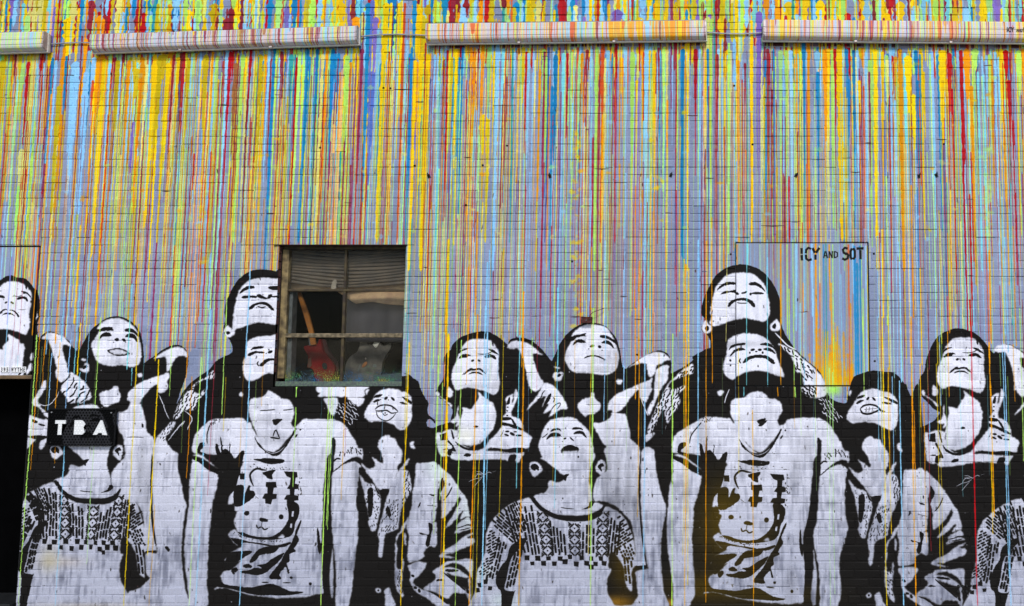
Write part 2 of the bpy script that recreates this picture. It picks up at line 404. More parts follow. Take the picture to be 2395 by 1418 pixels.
STENCIL['woman'] = '''
W C 1885,430 1870,480 1835,560 1820,640 1825,700 1850,755 1880,770 1960,745 2060,760 2140,785 2225,812 2262,760 2270,690 2258,600 2262,500 2262,420 2235,360 2195,315 2150,295 2060,290 1990,300 1940,340 1905,385
K C 1878,427 1905,395 1960,380 1965,390 1920,405 1885,432
K C 2165,385 2210,392 2250,425 2262,442 2225,427 2180,402
kl C 8 2065,432 2130,434 2180,420 2200,402
K C 1888,475 1900,450 1930,435 1970,432 2000,445 1975,450 1965,465 1925,468 1900,475
K C 2120,460 2150,440 2190,435 2225,455 2238,482 2215,478 2190,462 2160,468
ke C 2017,494 16,11 -25
ke C 2078,494 15,10 30
K C 1935,625 1960,590 2005,562 2030,570 2080,563 2110,580 2145,622 2110,602 2080,582 2030,587 1990,590 1960,612
K C 1980,622 2010,600 2050,597 2090,608 2115,630 2080,618 2040,612 2005,617
K C 2200,310 2212,330 2212,358 2200,345
W C 1920,930 1960,935 2000,945 2040,890 2075,840 2065,790 2085,795 2120,830 2180,870 2215,900 2230,950 2240,1000 2230,1060 2210,1130 2170,1180 2120,1240 2050,1280 1980,1290 1910,1270 1870,1240 1880,1180 1900,1100 1905,1040 1920,990 1925,960
W e 365,620 420,590 455,530 475,420 490,420 480,520 500,560 510,640 500,740 470,760 490,680 460,700 440,690 470,640 430,650 380,640
W e 180,790 250,780 330,740 400,735 480,760 470,830 520,900 560,960 650,1000 760,1020 850,980 900,900 1000,800 1080,700 1090,650 1100,560 1140,510 1145,400 1140,300 1230,245 1240,280 1220,390 1250,320 1270,180 1310,230 1310,290 1250,420 1220,540 1330,590 1380,680 1390,760 1450,800 1500,850 1470,930 1420,1000 1000,1000 970,1000 930,990 870,1030 1060,1040 1200,1060 1390,1050 1360,1120 1330,1180 1300,1200 1270,1160 1280,1090 1200,1090 1170,1170 1100,1155 900,1150 700,1160 430,1155 370,1110 410,1040 370,1100 240,1100 200,1000 180,900
k e 225,810 330,775 340,880 240,890
K e 260,1020 400,990 330,900 370,900 450,1030 400,1040 380,1100 330,1080 340,1000
K e 440,900 500,940 600,990 720,995 820,950 900,880 870,930 800,1000 680,1032 570,1010 480,960
K e 380,750 400,760 430,860 410,860
K e 1090,640 1200,660 1360,720 1370,750 1250,720 1180,690 1090,680
K e 1210,590 1240,600 1290,680 1260,680
K e 1090,570 1200,570 1210,600 1100,610
K e 970,990 1130,1010 1290,985 1400,1000 1380,1050 1280,1060 1230,1040 1100,1030 980,1025
K e 1060,840 1110,750 1090,800
ke e 1160,765 30,14
ke e 1150,815 35,14 20
ke e 1230,800 40,20 30
ke e 1320,820 45,14
ke e 1270,770 25,10
K e 560,1090 600,1065 660,1080 640,1110 570,1110
K e 1170,1170 1200,1100 1280,1090 1270,1160 1210,1180
ke e 1168,430 12,10
ke e 1162,480 12,10
ke e 1160,545 14,10
K e 1150,390 1180,300 1200,300 1190,380
ke C 2048,1110 22,10
W C 1670,790 1690,780 1710,800 1700,830 1680,820
W C 1780,750 1800,740 1835,790 1820,830 1780,825
W C 1790,880 1825,905 1815,930 1760,870 1700,830 1720,830
wl f 6 1970,610 2030,615 2080,650 2120,640
wl f 6 1870,750 1950,712 2020,700 2080,668
wl f 6 1940,820 1990,760 2050,695
wl f 6 2100,640 2150,618 2185,632
wl f 6 2200,615 2245,602
wl f 6 1950,705 1990,650 2070,662
wl f 6 1975,640 2040,640 2080,640
'''
STENCIL['arm'] = '''
W E -60,370 -20,320 40,308 110,320 180,360 240,410 280,440 195,430 188,460 205,520 225,590 250,650 285,710 210,785 150,740 140,690 115,580 100,500 60,400 30,380 0,385
W E 290,705 340,710 400,750 460,830 500,900 508,945 450,950 400,980 345,1015 335,1020 360,960 300,985 285,975 330,910 310,900 270,925 300,850 290,830 210,880 130,960 140,930 200,850 240,790
kl E 9 300,770 275,800 265,830 245,850 225,860
K E 275,925 330,815 358,812 330,880
kl E 9 370,840 387,850 375,885
kl E 8 350,965 385,915 430,890 440,905 410,950
'''
STENCIL['girl2'] = '''
W E 490,420 480,470 495,520 530,575 580,605 640,610 720,610 800,625 870,625 930,605 965,570 985,510 990,450 975,390 950,310 925,260 900,215 860,180 800,160 740,155 680,160 620,185 570,225 545,265 560,290 520,350
K E 520,280 555,265 600,250 680,240 670,255 695,270 640,270 590,285 550,310 530,300
K E 820,255 870,260 930,290 975,330 970,350 930,320 880,290 815,278
K E 555,350 575,315 610,295 650,300 680,325 640,330 600,325 570,345
K E 825,330 845,310 880,305 920,330 940,370 935,380 905,350 860,335
ke E 738,358 22,12 -15
ke E 808,365 17,14 25
ke E 705,385 7,4
ke E 832,398 6,5
kl E 13 662,472 700,455 750,448 800,458 866,488
W E 370,640 390,600 430,605 445,595 470,610 460,660 430,685 390,680
K E 410,640 430,615 450,625 430,645
W E 385,550 435,555 430,570 395,565
W E 965,680 985,665 1020,675 1020,700 1000,718 970,710
W E 600,905 620,880 660,850 720,835 730,795 755,795 760,835 790,870 820,905 800,960 760,990 700,1000 670,1015 630,980 605,940
W E 1080,555 1130,520 1180,480 1250,435 1330,415 1400,420 1445,455 1465,490 1420,495 1390,520 1340,545 1330,600 1300,640 1265,640 1250,560 1240,525 1180,520
W E 1330,600 1380,550 1450,535 1450,600 1440,680 1390,740 1350,830 1310,920 1275,1000 1250,960 1290,880 1310,850 1320,740
W E 885,920 900,870 950,820 1020,780 1100,745 1180,710 1260,680 1300,650 1295,700 1290,740 1300,760 1280,800 1260,850 1240,885 1210,870 1180,830 1170,770 1100,840 1060,900 1000,960 920,1000 925,960 885,955
K E 1090,880 1110,860 1112,920 1095,945
W E 745,1080 830,1070 900,1030 930,985 1000,985 1050,1000 1075,1080 1095,1180 1100,1230 1140,1260 1180,1310 1185,1418 1170,1689 1180,1839 1200,2089 1235,2289 1240,2409 1130,2409 1140,2300 1130,2150 1100,2000 1030,1920 960,1850 850,1810 760,1800 750,1700 780,1600 830,1560 880,1500 870,1400 850,1330 870,1300 830,1250 790,1180
K F 1100,1030 1180,1020 1255,1015 1250,1045 1150,1045 1090,1055
kl F 18 1197,-80 1182,200 1182,380 1191,560 1206,740 1226,880 1246,1030
W F 1209,-60 1310,-60 1340,150 1370,280 1400,390 1425,450 1428,500 1415,580 1391,700 1381,820 1381,950 1391,1100 1406,1250 1424,1440 900,1440 910,1390 1090,1390 1140,1340 1165,1300 1160,1250 1150,1130 1145,1075 1258,1048 1254,1010 1236,880 1216,740 1201,560 1192,380 1192,200
ke F 1480,1245 10,12
wl E 8 1195,850 1230,940 1260,1010
'''
STENCIL['scarf2'] = '''
W E 1250,1170 1270,1090 1310,990 1350,900 1400,800 1440,720 1500,660 1560,600 1620,560 1675,520 1685,580 1670,620 1600,640 1540,660 1480,690 1450,740 1500,760 1610,725 1600,760 1540,810 1560,870 1530,950 1490,990 1440,1080 1400,950 1350,1060 1300,1150 1240,1200
hk E 95 46 13 118 1240,1200 1350,900 1440,740 1560,610 1680,550 1680,610 1480,720 1610,740 1540,930 1440,1060
W E 1245,1255 1240,1190 1300,1165 1320,1180
wl E 8 1430,960 1450,1060
wl E 6 1430,1100 1420,1140
'''
STENCIL['boyface'] = '''
W e 1590,980 1600,920 1625,830 1640,780 1690,680 1750,610 1850,580 1950,570 2060,570 2130,600 2180,650 2250,710 2300,800 2330,900 2355,1000 2350,1100 2330,1200 2305,1320 2290,1418 2270,1440 2100,1430 1940,1370 1850,1300 1750,1220 1680,1150 1620,1070
K e 1755,770 1790,730 1850,718 1890,730 1905,765 1870,745 1820,750
K e 2055,740 2070,710 2120,705 2180,715 2210,745 2150,735
K e 1700,875 1740,810 1800,780 1860,785 1900,815 1890,835 1830,835 1770,840 1720,870
K e 2075,800 2110,765 2170,755 2220,780 2260,850 2230,840 2180,800 2120,800
kl e 10 1640,855 1690,820 1720,790
ke e 1958,862 22,12 -20
K e 2020,850 2050,855 2085,895 2060,890
ke e 1925,905 8,6
K e 1905,1020 1950,970 2030,950 2090,965 2150,1000 2135,1060 2110,1105 2060,1120 1990,1115 1930,1100 1910,1060
W e 1925,1040 2000,1038 2060,1034 2125,1026 2118,1075 2085,1104 2045,1086 2020,1080 1990,1108 1935,1098
W e 1465,1240 1480,1195 1540,1180 1600,1210 1640,1270 1645,1310 1600,1350 1540,1390 1500,1360 1470,1300
K e 1480,1250 1510,1215 1560,1215 1600,1260 1590,1310 1560,1290 1540,1310 1500,1290
W F 770,120 790,50 830,30 860,60 860,120 840,180 800,160
K F 790,90 830,60 850,90 825,100 830,140 800,110
W F 280,0 330,60 400,110 460,160 500,180 440,240 350,225 325,260 330,290 290,340 250,345 190,375 240,440 300,490 400,540 550,550 680,545 800,500 840,460 790,430 750,420 735,330 715,250 700,200 720,100 740,-40
K F 460,195 480,170 520,165 500,200 490,230
kl F 14 738,310 742,415
K F 720,420 750,415 755,440 720,480 640,495 700,465
kl F 8 445,475 500,485 570,490
'''
STENCIL['sweater'] = '''
W F 0,435 80,400 160,390 230,480 330,550 430,590 560,605 700,600 800,560 855,470 930,490 1000,530 1060,610 1100,700 1130,800 1140,900 1140,1000 1110,1080 1110,1250 1080,1240 1050,1180 1030,1030 965,930 955,900 900,900 890,1030 915,1060 880,1150 880,1250 905,1620 -360,1620 -350,1240 -345,1180 -335,1080 -300,1000 -262,880 -255,750 -235,670 -195,595 -115,510 -60,470
K F 160,385 190,375 250,450 320,500 420,545 550,555 680,550 790,510 850,455 855,480 800,560 700,600 560,605 430,590 330,550 230,480
K F -160,1130 -110,1020 -60,960 -30,850 40,790 110,760 120,800 60,860 -20,960 -60,1140 -80,1240 0,1260 20,1250 0,1320 -70,1620 -120,1620 -110,1290 -150,1220
'''
STENCIL['openw'] = '''
W C 1085,850 1110,810 1160,770 1230,755 1300,760 1355,780 1400,790 1440,830 1450,880 1450,950 1450,1020 1430,1080 1390,1130 1350,1145 1320,1130 1270,1090 1230,1070 1150,1055 1060,1062 1015,1030 1005,990 1030,930 1060,890
K C 1095,835 1120,815 1175,808 1160,830 1110,840
K C 1355,830 1400,845 1450,880 1440,900 1390,865
K C 1090,880 1120,855 1165,858 1110,885
K C 1335,885 1370,880 1405,900 1370,900
ke C 1208,845 20,12 -40
ke C 1272,852 24,11 45
W C 1020,770 1035,760 1050,765 1035,800 1030,815 1015,800
W f 385,500 440,540 490,570 560,545 570,500 545,440 530,410 600,450 650,490 690,490 670,380 640,320 610,270 615,220 640,170 690,120 770,105 790,135 850,150 870,200 890,225 920,290 945,320 950,390 930,480 890,540 895,620 870,640 840,760 760,850 680,860 620,850 570,780 500,680 440,600
W f 1055,220 1080,195 1115,195 1105,240 1130,280 1110,295 1070,280
W f 360,660 430,740 480,770 560,790 600,850 640,930 650,1050 630,1200 590,1400 570,1430 530,1430 480,1330 490,1250 470,1150 440,1000 410,850
K f 475,860 540,840 550,1000 540,1130 520,1230 480,1200 470,1000
hk f 46 34 12 85 420,780 560,800 640,940 600,1390 500,1400 470,1100
K f 360,550 440,620 520,720 590,830 640,930 600,900 560,790 500,700 420,630 350,630
W f 900,600 1000,590 1040,620 1060,700 1080,850 1030,950 980,1040 950,1100 920,1200 890,1380 870,1410 800,1440 740,1460 710,1500 700,1560 690,1640 670,1780 630,1790 620,1720 630,1600 610,1480 620,1420 640,1330 680,1200 720,1020 760,880 800,780 860,680
hk f 60 36 12 105 740,1000 900,1000 880,1380 720,1480 630,1480 690,1180
hk f 18 60 16 105 980,620 1060,640 1070,900 960,1060
K f 720,1120 760,1090 800,1200 770,1240 730,1180
K f 640,880 680,850 770,860 750,930 700,930 680,960 640,930
W f 900,600 960,520 1010,450 1050,425 1030,480 980,560 920,620
'''
STENCIL['jacket'] = '''
W f 1140,520 1200,495 1290,490 1430,525 1430,1090 1420,1130 1410,1260 1370,1320 1420,1330 1420,1640 1330,1640 1250,1720 1240,1800 1040,1860 1030,1700 1040,1500 1010,1360 1050,1210 1085,1050 1090,900 1120,760
W g 1040,850 1280,815 1210,970 1100,1080 1180,1160 1240,1190 1350,1200 1450,1270 1560,1360 1600,1420 1440,1420 1330,1340 1200,1260 1110,1180 1060,1080 1060,960
K g 1240,1180 1330,1190 1420,1240 1520,1310 1590,1380 1560,1390 1480,1320 1380,1250 1300,1215
W g 960,290 1040,190 1000,310 960,380 900,440 870,560 880,620 870,880 940,900 950,780 970,780 960,960 940,1080 950,1200 970,1260 950,1290 890,1220 855,1120 845,1000 850,850 855,600 870,460 930,370
hk g 14 40 14 70 870,900 950,900 950,1240 880,1180
W g 980,400 1000,440 1005,570 980,560 975,450
W f 1440,530 1500,560 1600,650 1690,770 1760,900 1750,930 1680,1060 1600,1170 1510,1260 1490,1230 1490,1000 1470,900 1530,800 1500,720 1440,850
W f 1700,790 1760,880 1830,980 1860,1100 1880,1220 1820,1240 1750,1270 1800,1160 1760,1170 1700,1260 1620,1340 1550,1380 1600,1280 1700,1130 1760,1000 1740,950
W f 1700,1350 1800,1270 1870,1240 1900,1330 1830,1350 1900,1370 1915,1400 1800,1430 1670,1470 1700,1400
kl f 14 1700,1395 1780,1370 1850,1345 1880,1350
kl f 14 1740,1420 1820,1405 1890,1385
W g 1480,700 1560,630 1680,560 1760,490 1830,440 1930,400 1900,440 1840,470 1940,490 1930,560 1840,600 1740,640 1640,690 1550,700 1560,720 1700,745 1600,750 1470,740
W g 1370,950 1400,910 1470,870 1540,810 1640,790 1740,780 1910,770 1915,1000 1900,1020 1860,930 1780,860 1680,820 1580,840 1510,890 1600,880 1700,900 1800,960 1860,1010 1870,1030 1780,1020 1700,1000 1620,980 1560,960 1640,1050 1740,1130 1820,1190 1840,1240 1780,1240 1660,1240 1600,1300 1560,1310 1480,1270 1400,1220 1250,1190 1280,1140 1400,1060 1410,990
K g 1420,1070 1450,1040 1530,1055 1480,1070
kl g 26 1520,955 1640,1050 1740,1130 1840,1215
K g 1540,915 1640,905 1730,930 1640,945 1560,940
W g 1860,1050 1890,1040 1890,1130 1900,1370 1850,1290 1820,1200 1870,1180
ke g 1855,1215 20,34 -20
ke g 1130,1165 26,18 20
ke g 1185,1205 20,30 -20
ke g 1095,1000 26,18 30
K f 1330,920 1390,930 1395,950 1335,940
kl f 18 1295,1075 1420,1090
K f 1165,1105 1190,1040 1205,1045 1195,1090
kl f 12 1350,1165 1350,1245
K g 1310,270 1370,300 1350,420 1330,560 1300,600 1270,560 1290,440 1210,430 1200,400 1320,420
K f 1495,700 1530,750 1535,800 1480,900 1440,1000 1470,880
kl f 18 1640,820 1590,920 1520,1010
W g 580,1200 600,1170 640,1170 658,1200 640,1230 600,1230
ke g 620,1200 15,15
W g 700,1210 760,1160 790,1220 810,1290 840,1340 850,1420 720,1420 715,1300
'''
STENCIL['mouth1'] = '''
kl C 14 1105,950 1140,920 1190,908 1250,915 1290,940 1322,972
kl C 12 1110,960 1140,965 1180,960 1220,960 1260,985 1318,975
kl C 9 1115,960 1130,1010 1170,1045 1220,1055 1270,1025 1300,985
kl C 8 1160,978 1200,958 1235,972
ke C 1200,983 7,7
kl C 8 1175,980 1195,1005 1225,992
'''
STENCIL['doodle'] = '''
kl a 14 1225,122 1320,118 1440,108
kl a 13 1545,117 1620,110 1690,98
kl a 17 1408,480 1450,390 1500,515
kl a 20 1368,492 1430,503 1500,512
K a 1400,250 1440,240 1530,238 1525,262 1490,290 1450,325 1420,310 1405,280
'''
STENCIL['sill1'] = '''
W C 560,740 620,735 680,740 700,735 810,740 830,800 810,830 720,832 620,830 570,830 590,800 560,780
W C 830,740 1050,735 1010,770 1000,830 830,832
W C 630,850 740,840 760,880 740,960 720,1010 680,980 650,900
W C 850,840 1000,840 985,900 940,915 890,880
hw C 60 46 7 45 735,900 900,890 950,1000 880,1090 740,980
'''
STENCIL['man2'] = '''
W U3 200,820 200,760 210,690 230,610 260,560 310,510 370,492 430,490 500,500 545,535 580,580 600,640 612,700 615,770 600,815 570,835 530,825 480,815 430,812 370,820 310,840 260,860 215,865 190,840
K U3 245,615 265,585 300,560 350,555 375,565 360,575 310,578 275,595
K U3 470,565 510,555 555,580 585,625 560,605 520,580 480,580
K U3 270,640 300,620 340,618 370,610 375,630 330,630 290,640
K U3 480,635 520,625 565,630 570,640 520,642
K U3 365,630 385,625 400,640 385,645
kl U3 12 415,634 440,630 455,620
ke U3 480,640 8,10
K U3 320,725 340,690 390,670 440,668 490,685 512,720 508,732 490,725 460,695 420,685 380,690 350,710 335,728
kl U3 7 385,700 420,705 460,702
W U3 140,880 150,840 170,820 185,850 210,870 205,900 180,915 155,910
K U3 160,880 180,860 190,885 175,900
W U3 615,875 630,840 655,820 670,820 690,860 685,890 655,900 630,895
K U3 630,870 650,845 660,860 650,885
W U3 315,1000 325,960 370,930 440,915 510,920 570,940 610,970 640,1010 660,1060 680,1120 705,1180 715,1220 680,1215 620,1195 560,1180 500,1178 440,1190 390,1215 350,1240 310,1215 290,1180 290,1130 310,1060
K U3 325,1035 345,1000 390,985 440,982 435,998 385,1002 345,1020
K U3 545,995 580,980 620,990 655,1030 620,1010 580,1000
K U3 335,1075 360,1035 410,1015 445,1030 410,1035 375,1045 350,1070
K U3 570,1025 610,1015 645,1040 655,1060 625,1045 590,1035
ke U3 495,1030 16,9 -15
ke U3 545,1030 14,9
ke U3 520,1042 9,5
ke U3 475,1050 6,8
ke U3 565,1050 7,9
K U3 425,1120 450,1085 500,1068 560,1065 610,1080 645,1110 650,1130 625,1125 590,1095 530,1085 480,1095 445,1120
kl U3 9 410,1090 402,1108 412,1125
kl U3 8 625,1090 645,1105
ke U3 340,1107 6,6
ke U3 340,1140 6,6
W E 2030,930 2040,870 2090,845 2150,838 2220,792 2290,780 2350,800 2390,845 2450,855 2500,890 2515,960 2490,1010 2470,1060 2490,1100 2520,1110 2350,1330 2250,1330 2120,1200 2060,1060 2030,990
K E 2280,1060 2310,1040 2360,1035 2340,1065 2300,1085
W E 1905,790 1950,770 1970,790 1930,825
wl E 8 2020,760 1990,830 1975,890
wl U3 9 650,910 690,950 740,1000 800,1030
W U3 670,990 720,1000 790,1040 860,1100 930,1160 985,1230 1000,1280 900,1280 850,1270 840,1200 800,1180 780,1120 750,1060
hk U3 44 40 10 60 680,1000 790,1050 940,1190 900,1230 850,1240 760,1100
W U3 850,1290 1000,1290 1010,1340 960,1370 880,1360 840,1320
hk U3 16 30 12 50 850,1290 940,1290 930,1370 850,1340
hw G 70 46 7 55 480,860 560,850 690,1020 640,1080 540,1000
'''
STENCIL['mouth2'] = '''
kl G 17 865,945 900,915 960,905 1020,920 1060,960 1100,970
kl G 17 865,945 890,985 950,992 1010,970 1050,950
kl G 11 905,950 1020,940
kl G 11 925,930 915,975
kl G 11 955,925 945,975
kl G 11 985,925 975,975
'''
STENCIL['rightedge'] = '''
W G 2300,660 2330,720 2395,760 2500,800 2500,700 2395,560 2330,600
W G 2305,720 2320,700 2320,760 2305,770
'''
# the same stencil laid on again further along: photograph positions of matching points, first copy -> second copy
LAND = {
 'tee': [(642,1066,1776.8,1070),(577,1201,1710,1210),(501.5,1378.6,1644.8,1390),(501.5,980,1651.5,975),(764,980.6,1897,977),(441.5,1180,1562.7,1180),(483.8,1418,1612.6,1418),(757,1388,1880,1410),(777.5,1262.6,1902,1262.6),(450.8,1034.8,1572.9,1034.8),(569,1058.5,1699,1062),(634,1148,1770,1155),(684,1138,1824,1145),(838,1203.3,1984,1231),(776.6,1118,1916.5,1125.6),(820.4,1393.6,1966.6,1393.6)],
 'openw': [(925.6,934,2050.5,934),(938,1006.8,2083,1006.8),(851.8,968,1980.4,973),(963,958,2100.6,958),(912,1018.6,2040.8,1021.3),(895,1145.6,2045.9,1161.7),(998.3,1083,2139,1097.4),(888,1303,2034.6,1321.9)],
 'jacket': [(998.3,1083,2139,1097.4),(1094.8,1186,2245.9,1218),(1105,1272.8,2256.4,1296.5),(888,1303,2034.6,1321.9),(923.9,1327,2070,1332),(989.9,1379.4,2141,1393)],
 'woman': [(1116,792.6,2248.4,788.9),(1157.4,923.4,2293.5,919.1),(1063.4,909,2198.3,905.4),(1020.5,1013.7,2162.6,1012.8),(1243.9,1023.9,2384.4,1034.8),(1052.6,1067.9,2193,1085.6),(1210,1083,2353.9,1089)],
 'arm': [(1210,797,2348.6,805.2),(1237.6,905.4,2378.7,918)],
 'sweater': [(1337.8,1218.3,212.9,1178),(1245,1318.5,115.2,1279.7),(1413,1319.7,270.5,1283.4),(1483,1268.4,335.7,1230.8),(1200,1178,87.7,1143),(1141,1235.8,51,1180.7),(1425,1400,285,1370)],
 'boyface': [(1337.8,1218.3,212.9,1178),(1259,1045.9,151.5,1020.6),(1388.6,1049,264.3,1020.6),(1252.3,1096.7,130,1055.7),(1404,1093,274.3,1055.7)],
 'sweater3': [(1200,1178,2350,1180),(1136,1255.9,2284.7,1255.9),(1113.5,1338.5,2271,1343.6)],
}

def warp(name):
    L = np.array(LAND[name], float)
    def f(p):
        d = np.linalg.norm(p[:, None] - L[None, :, :2], axis=2)
        w = 1 / (d + 4) ** 2.5
        w /= w.sum(1, keepdims=True)
        return p + w @ (L[:, 2:] - L[:, :2])
    return f

def inside(p, q):
    x, y = q
    c = False
    for (x1, y1), (x2, y2) in zip(p, np.roll(p, -1, 0)):
        if (y1 > y) != (y2 > y) and x < (x2 - x1) * (y - y1) / (y2 - y1) + x1:
            c = not c
    return c

def paint(name, f=None, only=None):
    f = f or (lambda p: p)
    for line in STENCIL[name].strip().splitlines():
        k, reg, *r = line.split()
        ox, oy, s = REG[reg]
        conv = lambda toks: np.array([[float(c) for c in t.split(',')] for t in toks]) / s + (ox, oy)
        wh = k in ('W', 'w', 'wl', 'we', 'hw')
        col, wv = (WHITE, 1.0) if wh else (BLACK, 0.0)
        if k in ('W', 'K', 'B', 'w', 'k'):
            p = conv(r)
            if k in 'WKB':
                p = smooth(p, True, 7)
                if k == 'K':
                    p = rough(p, 0.3)
                if k == 'W':
                    p = rough(p, 0.6)
            p = f(p)
            fill(p, col, 1.0, wv, 1 if k == 'W' else 0)
        elif k in ('wl', 'kl'):
            stroke(f(smooth(conv(r[1:]), False)), float(r[0]) / s, col, wv)
        elif k in ('we', 'ke'):
            c = [float(t) for t in r[0].split(',')]; rr = [float(t) for t in r[1].split(',')]
            e = ellipse(c, rr, float(r[2]) if len(r) > 2 else 0) / s + (ox, oy)
            fill(f(e), col, 1.0, wv)
        else:
            n, ln, wd, ang = int(r[0]), float(r[1]) / s, float(r[2]) / s, float(r[3])
            p = conv(r[4:])
            lo, hi = p.min(0), p.max(0)
            pts, tries = [], 0
            while len(pts) < n and tries < n * 40:
                tries += 1
                q = rng.uniform(lo, hi)
                if inside(p, q) and all((q[0] - a) ** 2 + (q[1] - b) ** 2 > (ln * 0.55) ** 2 for a, b in pts):
                    pts.append(q)
            for q in pts:
                a = R(ang + rng.normal(0, 16)); l = ln * rng.uniform(0.5, 1.1) / 2
                dv = np.array([math.cos(a), math.sin(a)]) * l
                bend = np.array([-dv[1], dv[0]]) * rng.normal(0, 0.25)
                stroke(f(smooth(np.array([q - dv, q + bend, q + dv]), False, 3)), wd * rng.uniform(0.7, 1.2), col, wv)

def knit(f=None):
    """the knitted pullover: dashed columns, columns of diamonds, a chequered hem and hatched sleeves (drawn in region F)"""
    f = f or (lambda p: p)
    ox, oy, s = REG['F']
    T = lambda p: f(np.array(p, float) / s + (ox, oy))
    def top(x):
        return np.interp(x, [100, 160, 230, 330, 430, 560, 700, 800, 855, 900, 980], [430, 425, 500, 575, 610, 622, 618, 580, 500, 500, 560])
    for xs, lean in (((150, 185, 215, 245), 0.16), ((375, 402, 432, 462, 492), 0.09), ((650, 684, 716, 748), -0.02), ((885, 915, 942, 968), -0.10), ((60, 92, 122), 0.3)):
        for x in xs:
            y = 930.0 - rng.uniform(0, 40)
            while True:
                l = rng.uniform(55, 110)
                xa = x - lean * (930 - y); xb = x - lean * (930 - y + l)
                if y - l < top(xb) + 8:
                    break
                stroke(T([[xa, y], [(xa + xb) / 2 + rng.normal(0, 2), y - l / 2], [xb, y - l]]), 22 / s, BLACK, 0.0, taper=0.85)
                y -= l + 9
    for cx, lean in ((325, 0.14), (578, 0.02), (828, -0.04)):
        y = 880.0
        while y - 50 > top(cx - lean * (900 - y)) - 32:
            x = cx - lean * (900 - y)
            fill(T(ellipse((x, y), (8, 8), n=8)), BLACK, 1, 0.0)
            for sx in (-1, 1):
                for sy in (-1, 1):
                    stroke(T([[x + sx * 48, y + sy * 4], [x + sx * 26, y + sy * 25], [x + sx * 4, y + sy * 46]]), 17 / s, BLACK, 0.0, taper=0.85)
                    for k in (1, 2, 3):
                        o = 16 * k
                        if rng.random() < 0.9:
                            stroke(T([[x + sx * 58, y + sy * (4 + o)], [x + sx * (20 + 0.6 * o), y + sy * (34 + o * 0.5)]]), 14 / s, BLACK, 0.0, taper=0.85)
            y -= 104
    for xs, y in (((130, 230, 330, 440, 530, 640, 730, 820), 950), ((180, 285, 385, 485, 590, 690, 770, 850), 1000), ((730,), 1038)):
        for x in xs:
            h = rng.uniform(20, 27); y2 = y + rng.normal(0, 5)
            fill(T(np.array([[x - h, y2 - h], [x + h, y2 - h * 0.9], [x + h * 0.9, y2 + h], [x - h * 0.9, y2 + h * 0.9]]) + rng.normal(0, 2, (4, 2))), BLACK, 1, 0.0)
    def dashes(poly, ang, gap, ln, wd):
        p = np.array(poly, float)
        c = p.mean(0); a = R(ang)
        d = np.array([math.cos(a), math.sin(a)]); n = np.array([-d[1], d[0]])
        for k in range(-30, 31):
            t = -500 + rng.uniform(0, ln)
            while t < 500:
                l = ln * rng.uniform(0.6, 1.2)
                q = c + n * gap * k + d * (t + l / 2)
                if inside(p, q):
                    stroke(T([q - d * l / 2, q + n * rng.normal(0, 1.5), q + d * l / 2]), wd * 1.7 / s, BLACK, 0.0, taper=0.8)
                t += l + 9
    dashes([(985, 560), (1050, 610), (1100, 720), (1110, 790), (980, 860), (970, 700)], -32, 24, 60, 12)
    dashes([(975, 870), (1110, 800), (1130, 900), (1120, 990), (1010, 960)], 68, 26, 34, 12)
    dashes([(1035, 960), (1110, 980), (1108, 1080), (1100, 1220), (1062, 1210)], 84, 30, 80, 13)
    dashes([(-30, 470), (60, 420), (130, 640), (100, 760), (10, 640)], 66, 22, 60, 11)
    dashes([(-190, 610), (-120, 530), (-50, 480), (0, 640), (90, 770), (30, 820), (-130, 700)], 42, 25, 66, 12)
    dashes([(-235, 690), (-160, 690), (-120, 800), (-180, 1000), (-240, 1000), (-255, 800)], -28, 24, 44, 11)
    dashes([(-300, 1010), (-240, 940), (-200, 1120), (-330, 1120)], -32, 22, 34, 10)
    dashes([(-150, 760), (-60, 820), (-110, 990), (-160, 1130), (-270, 1170), (-180, 980)], 103, 27, 70, 13)
    dashes([(20, 860), (100, 840), (60, 1060), (10, 1220), (-70, 1230), (-30, 1000)], 104, 27, 66, 14)
    for x, y in ((-310, 1200), (-255, 1170), (-215, 1230), (-330, 1250)):
        fill(T(np.array([[x - 20, y - 18], [x + 20, y - 20], [x + 18, y + 20], [x - 20, y + 18]]) + rng.normal(0, 3, (4, 2))), BLACK, 1, 0.0)

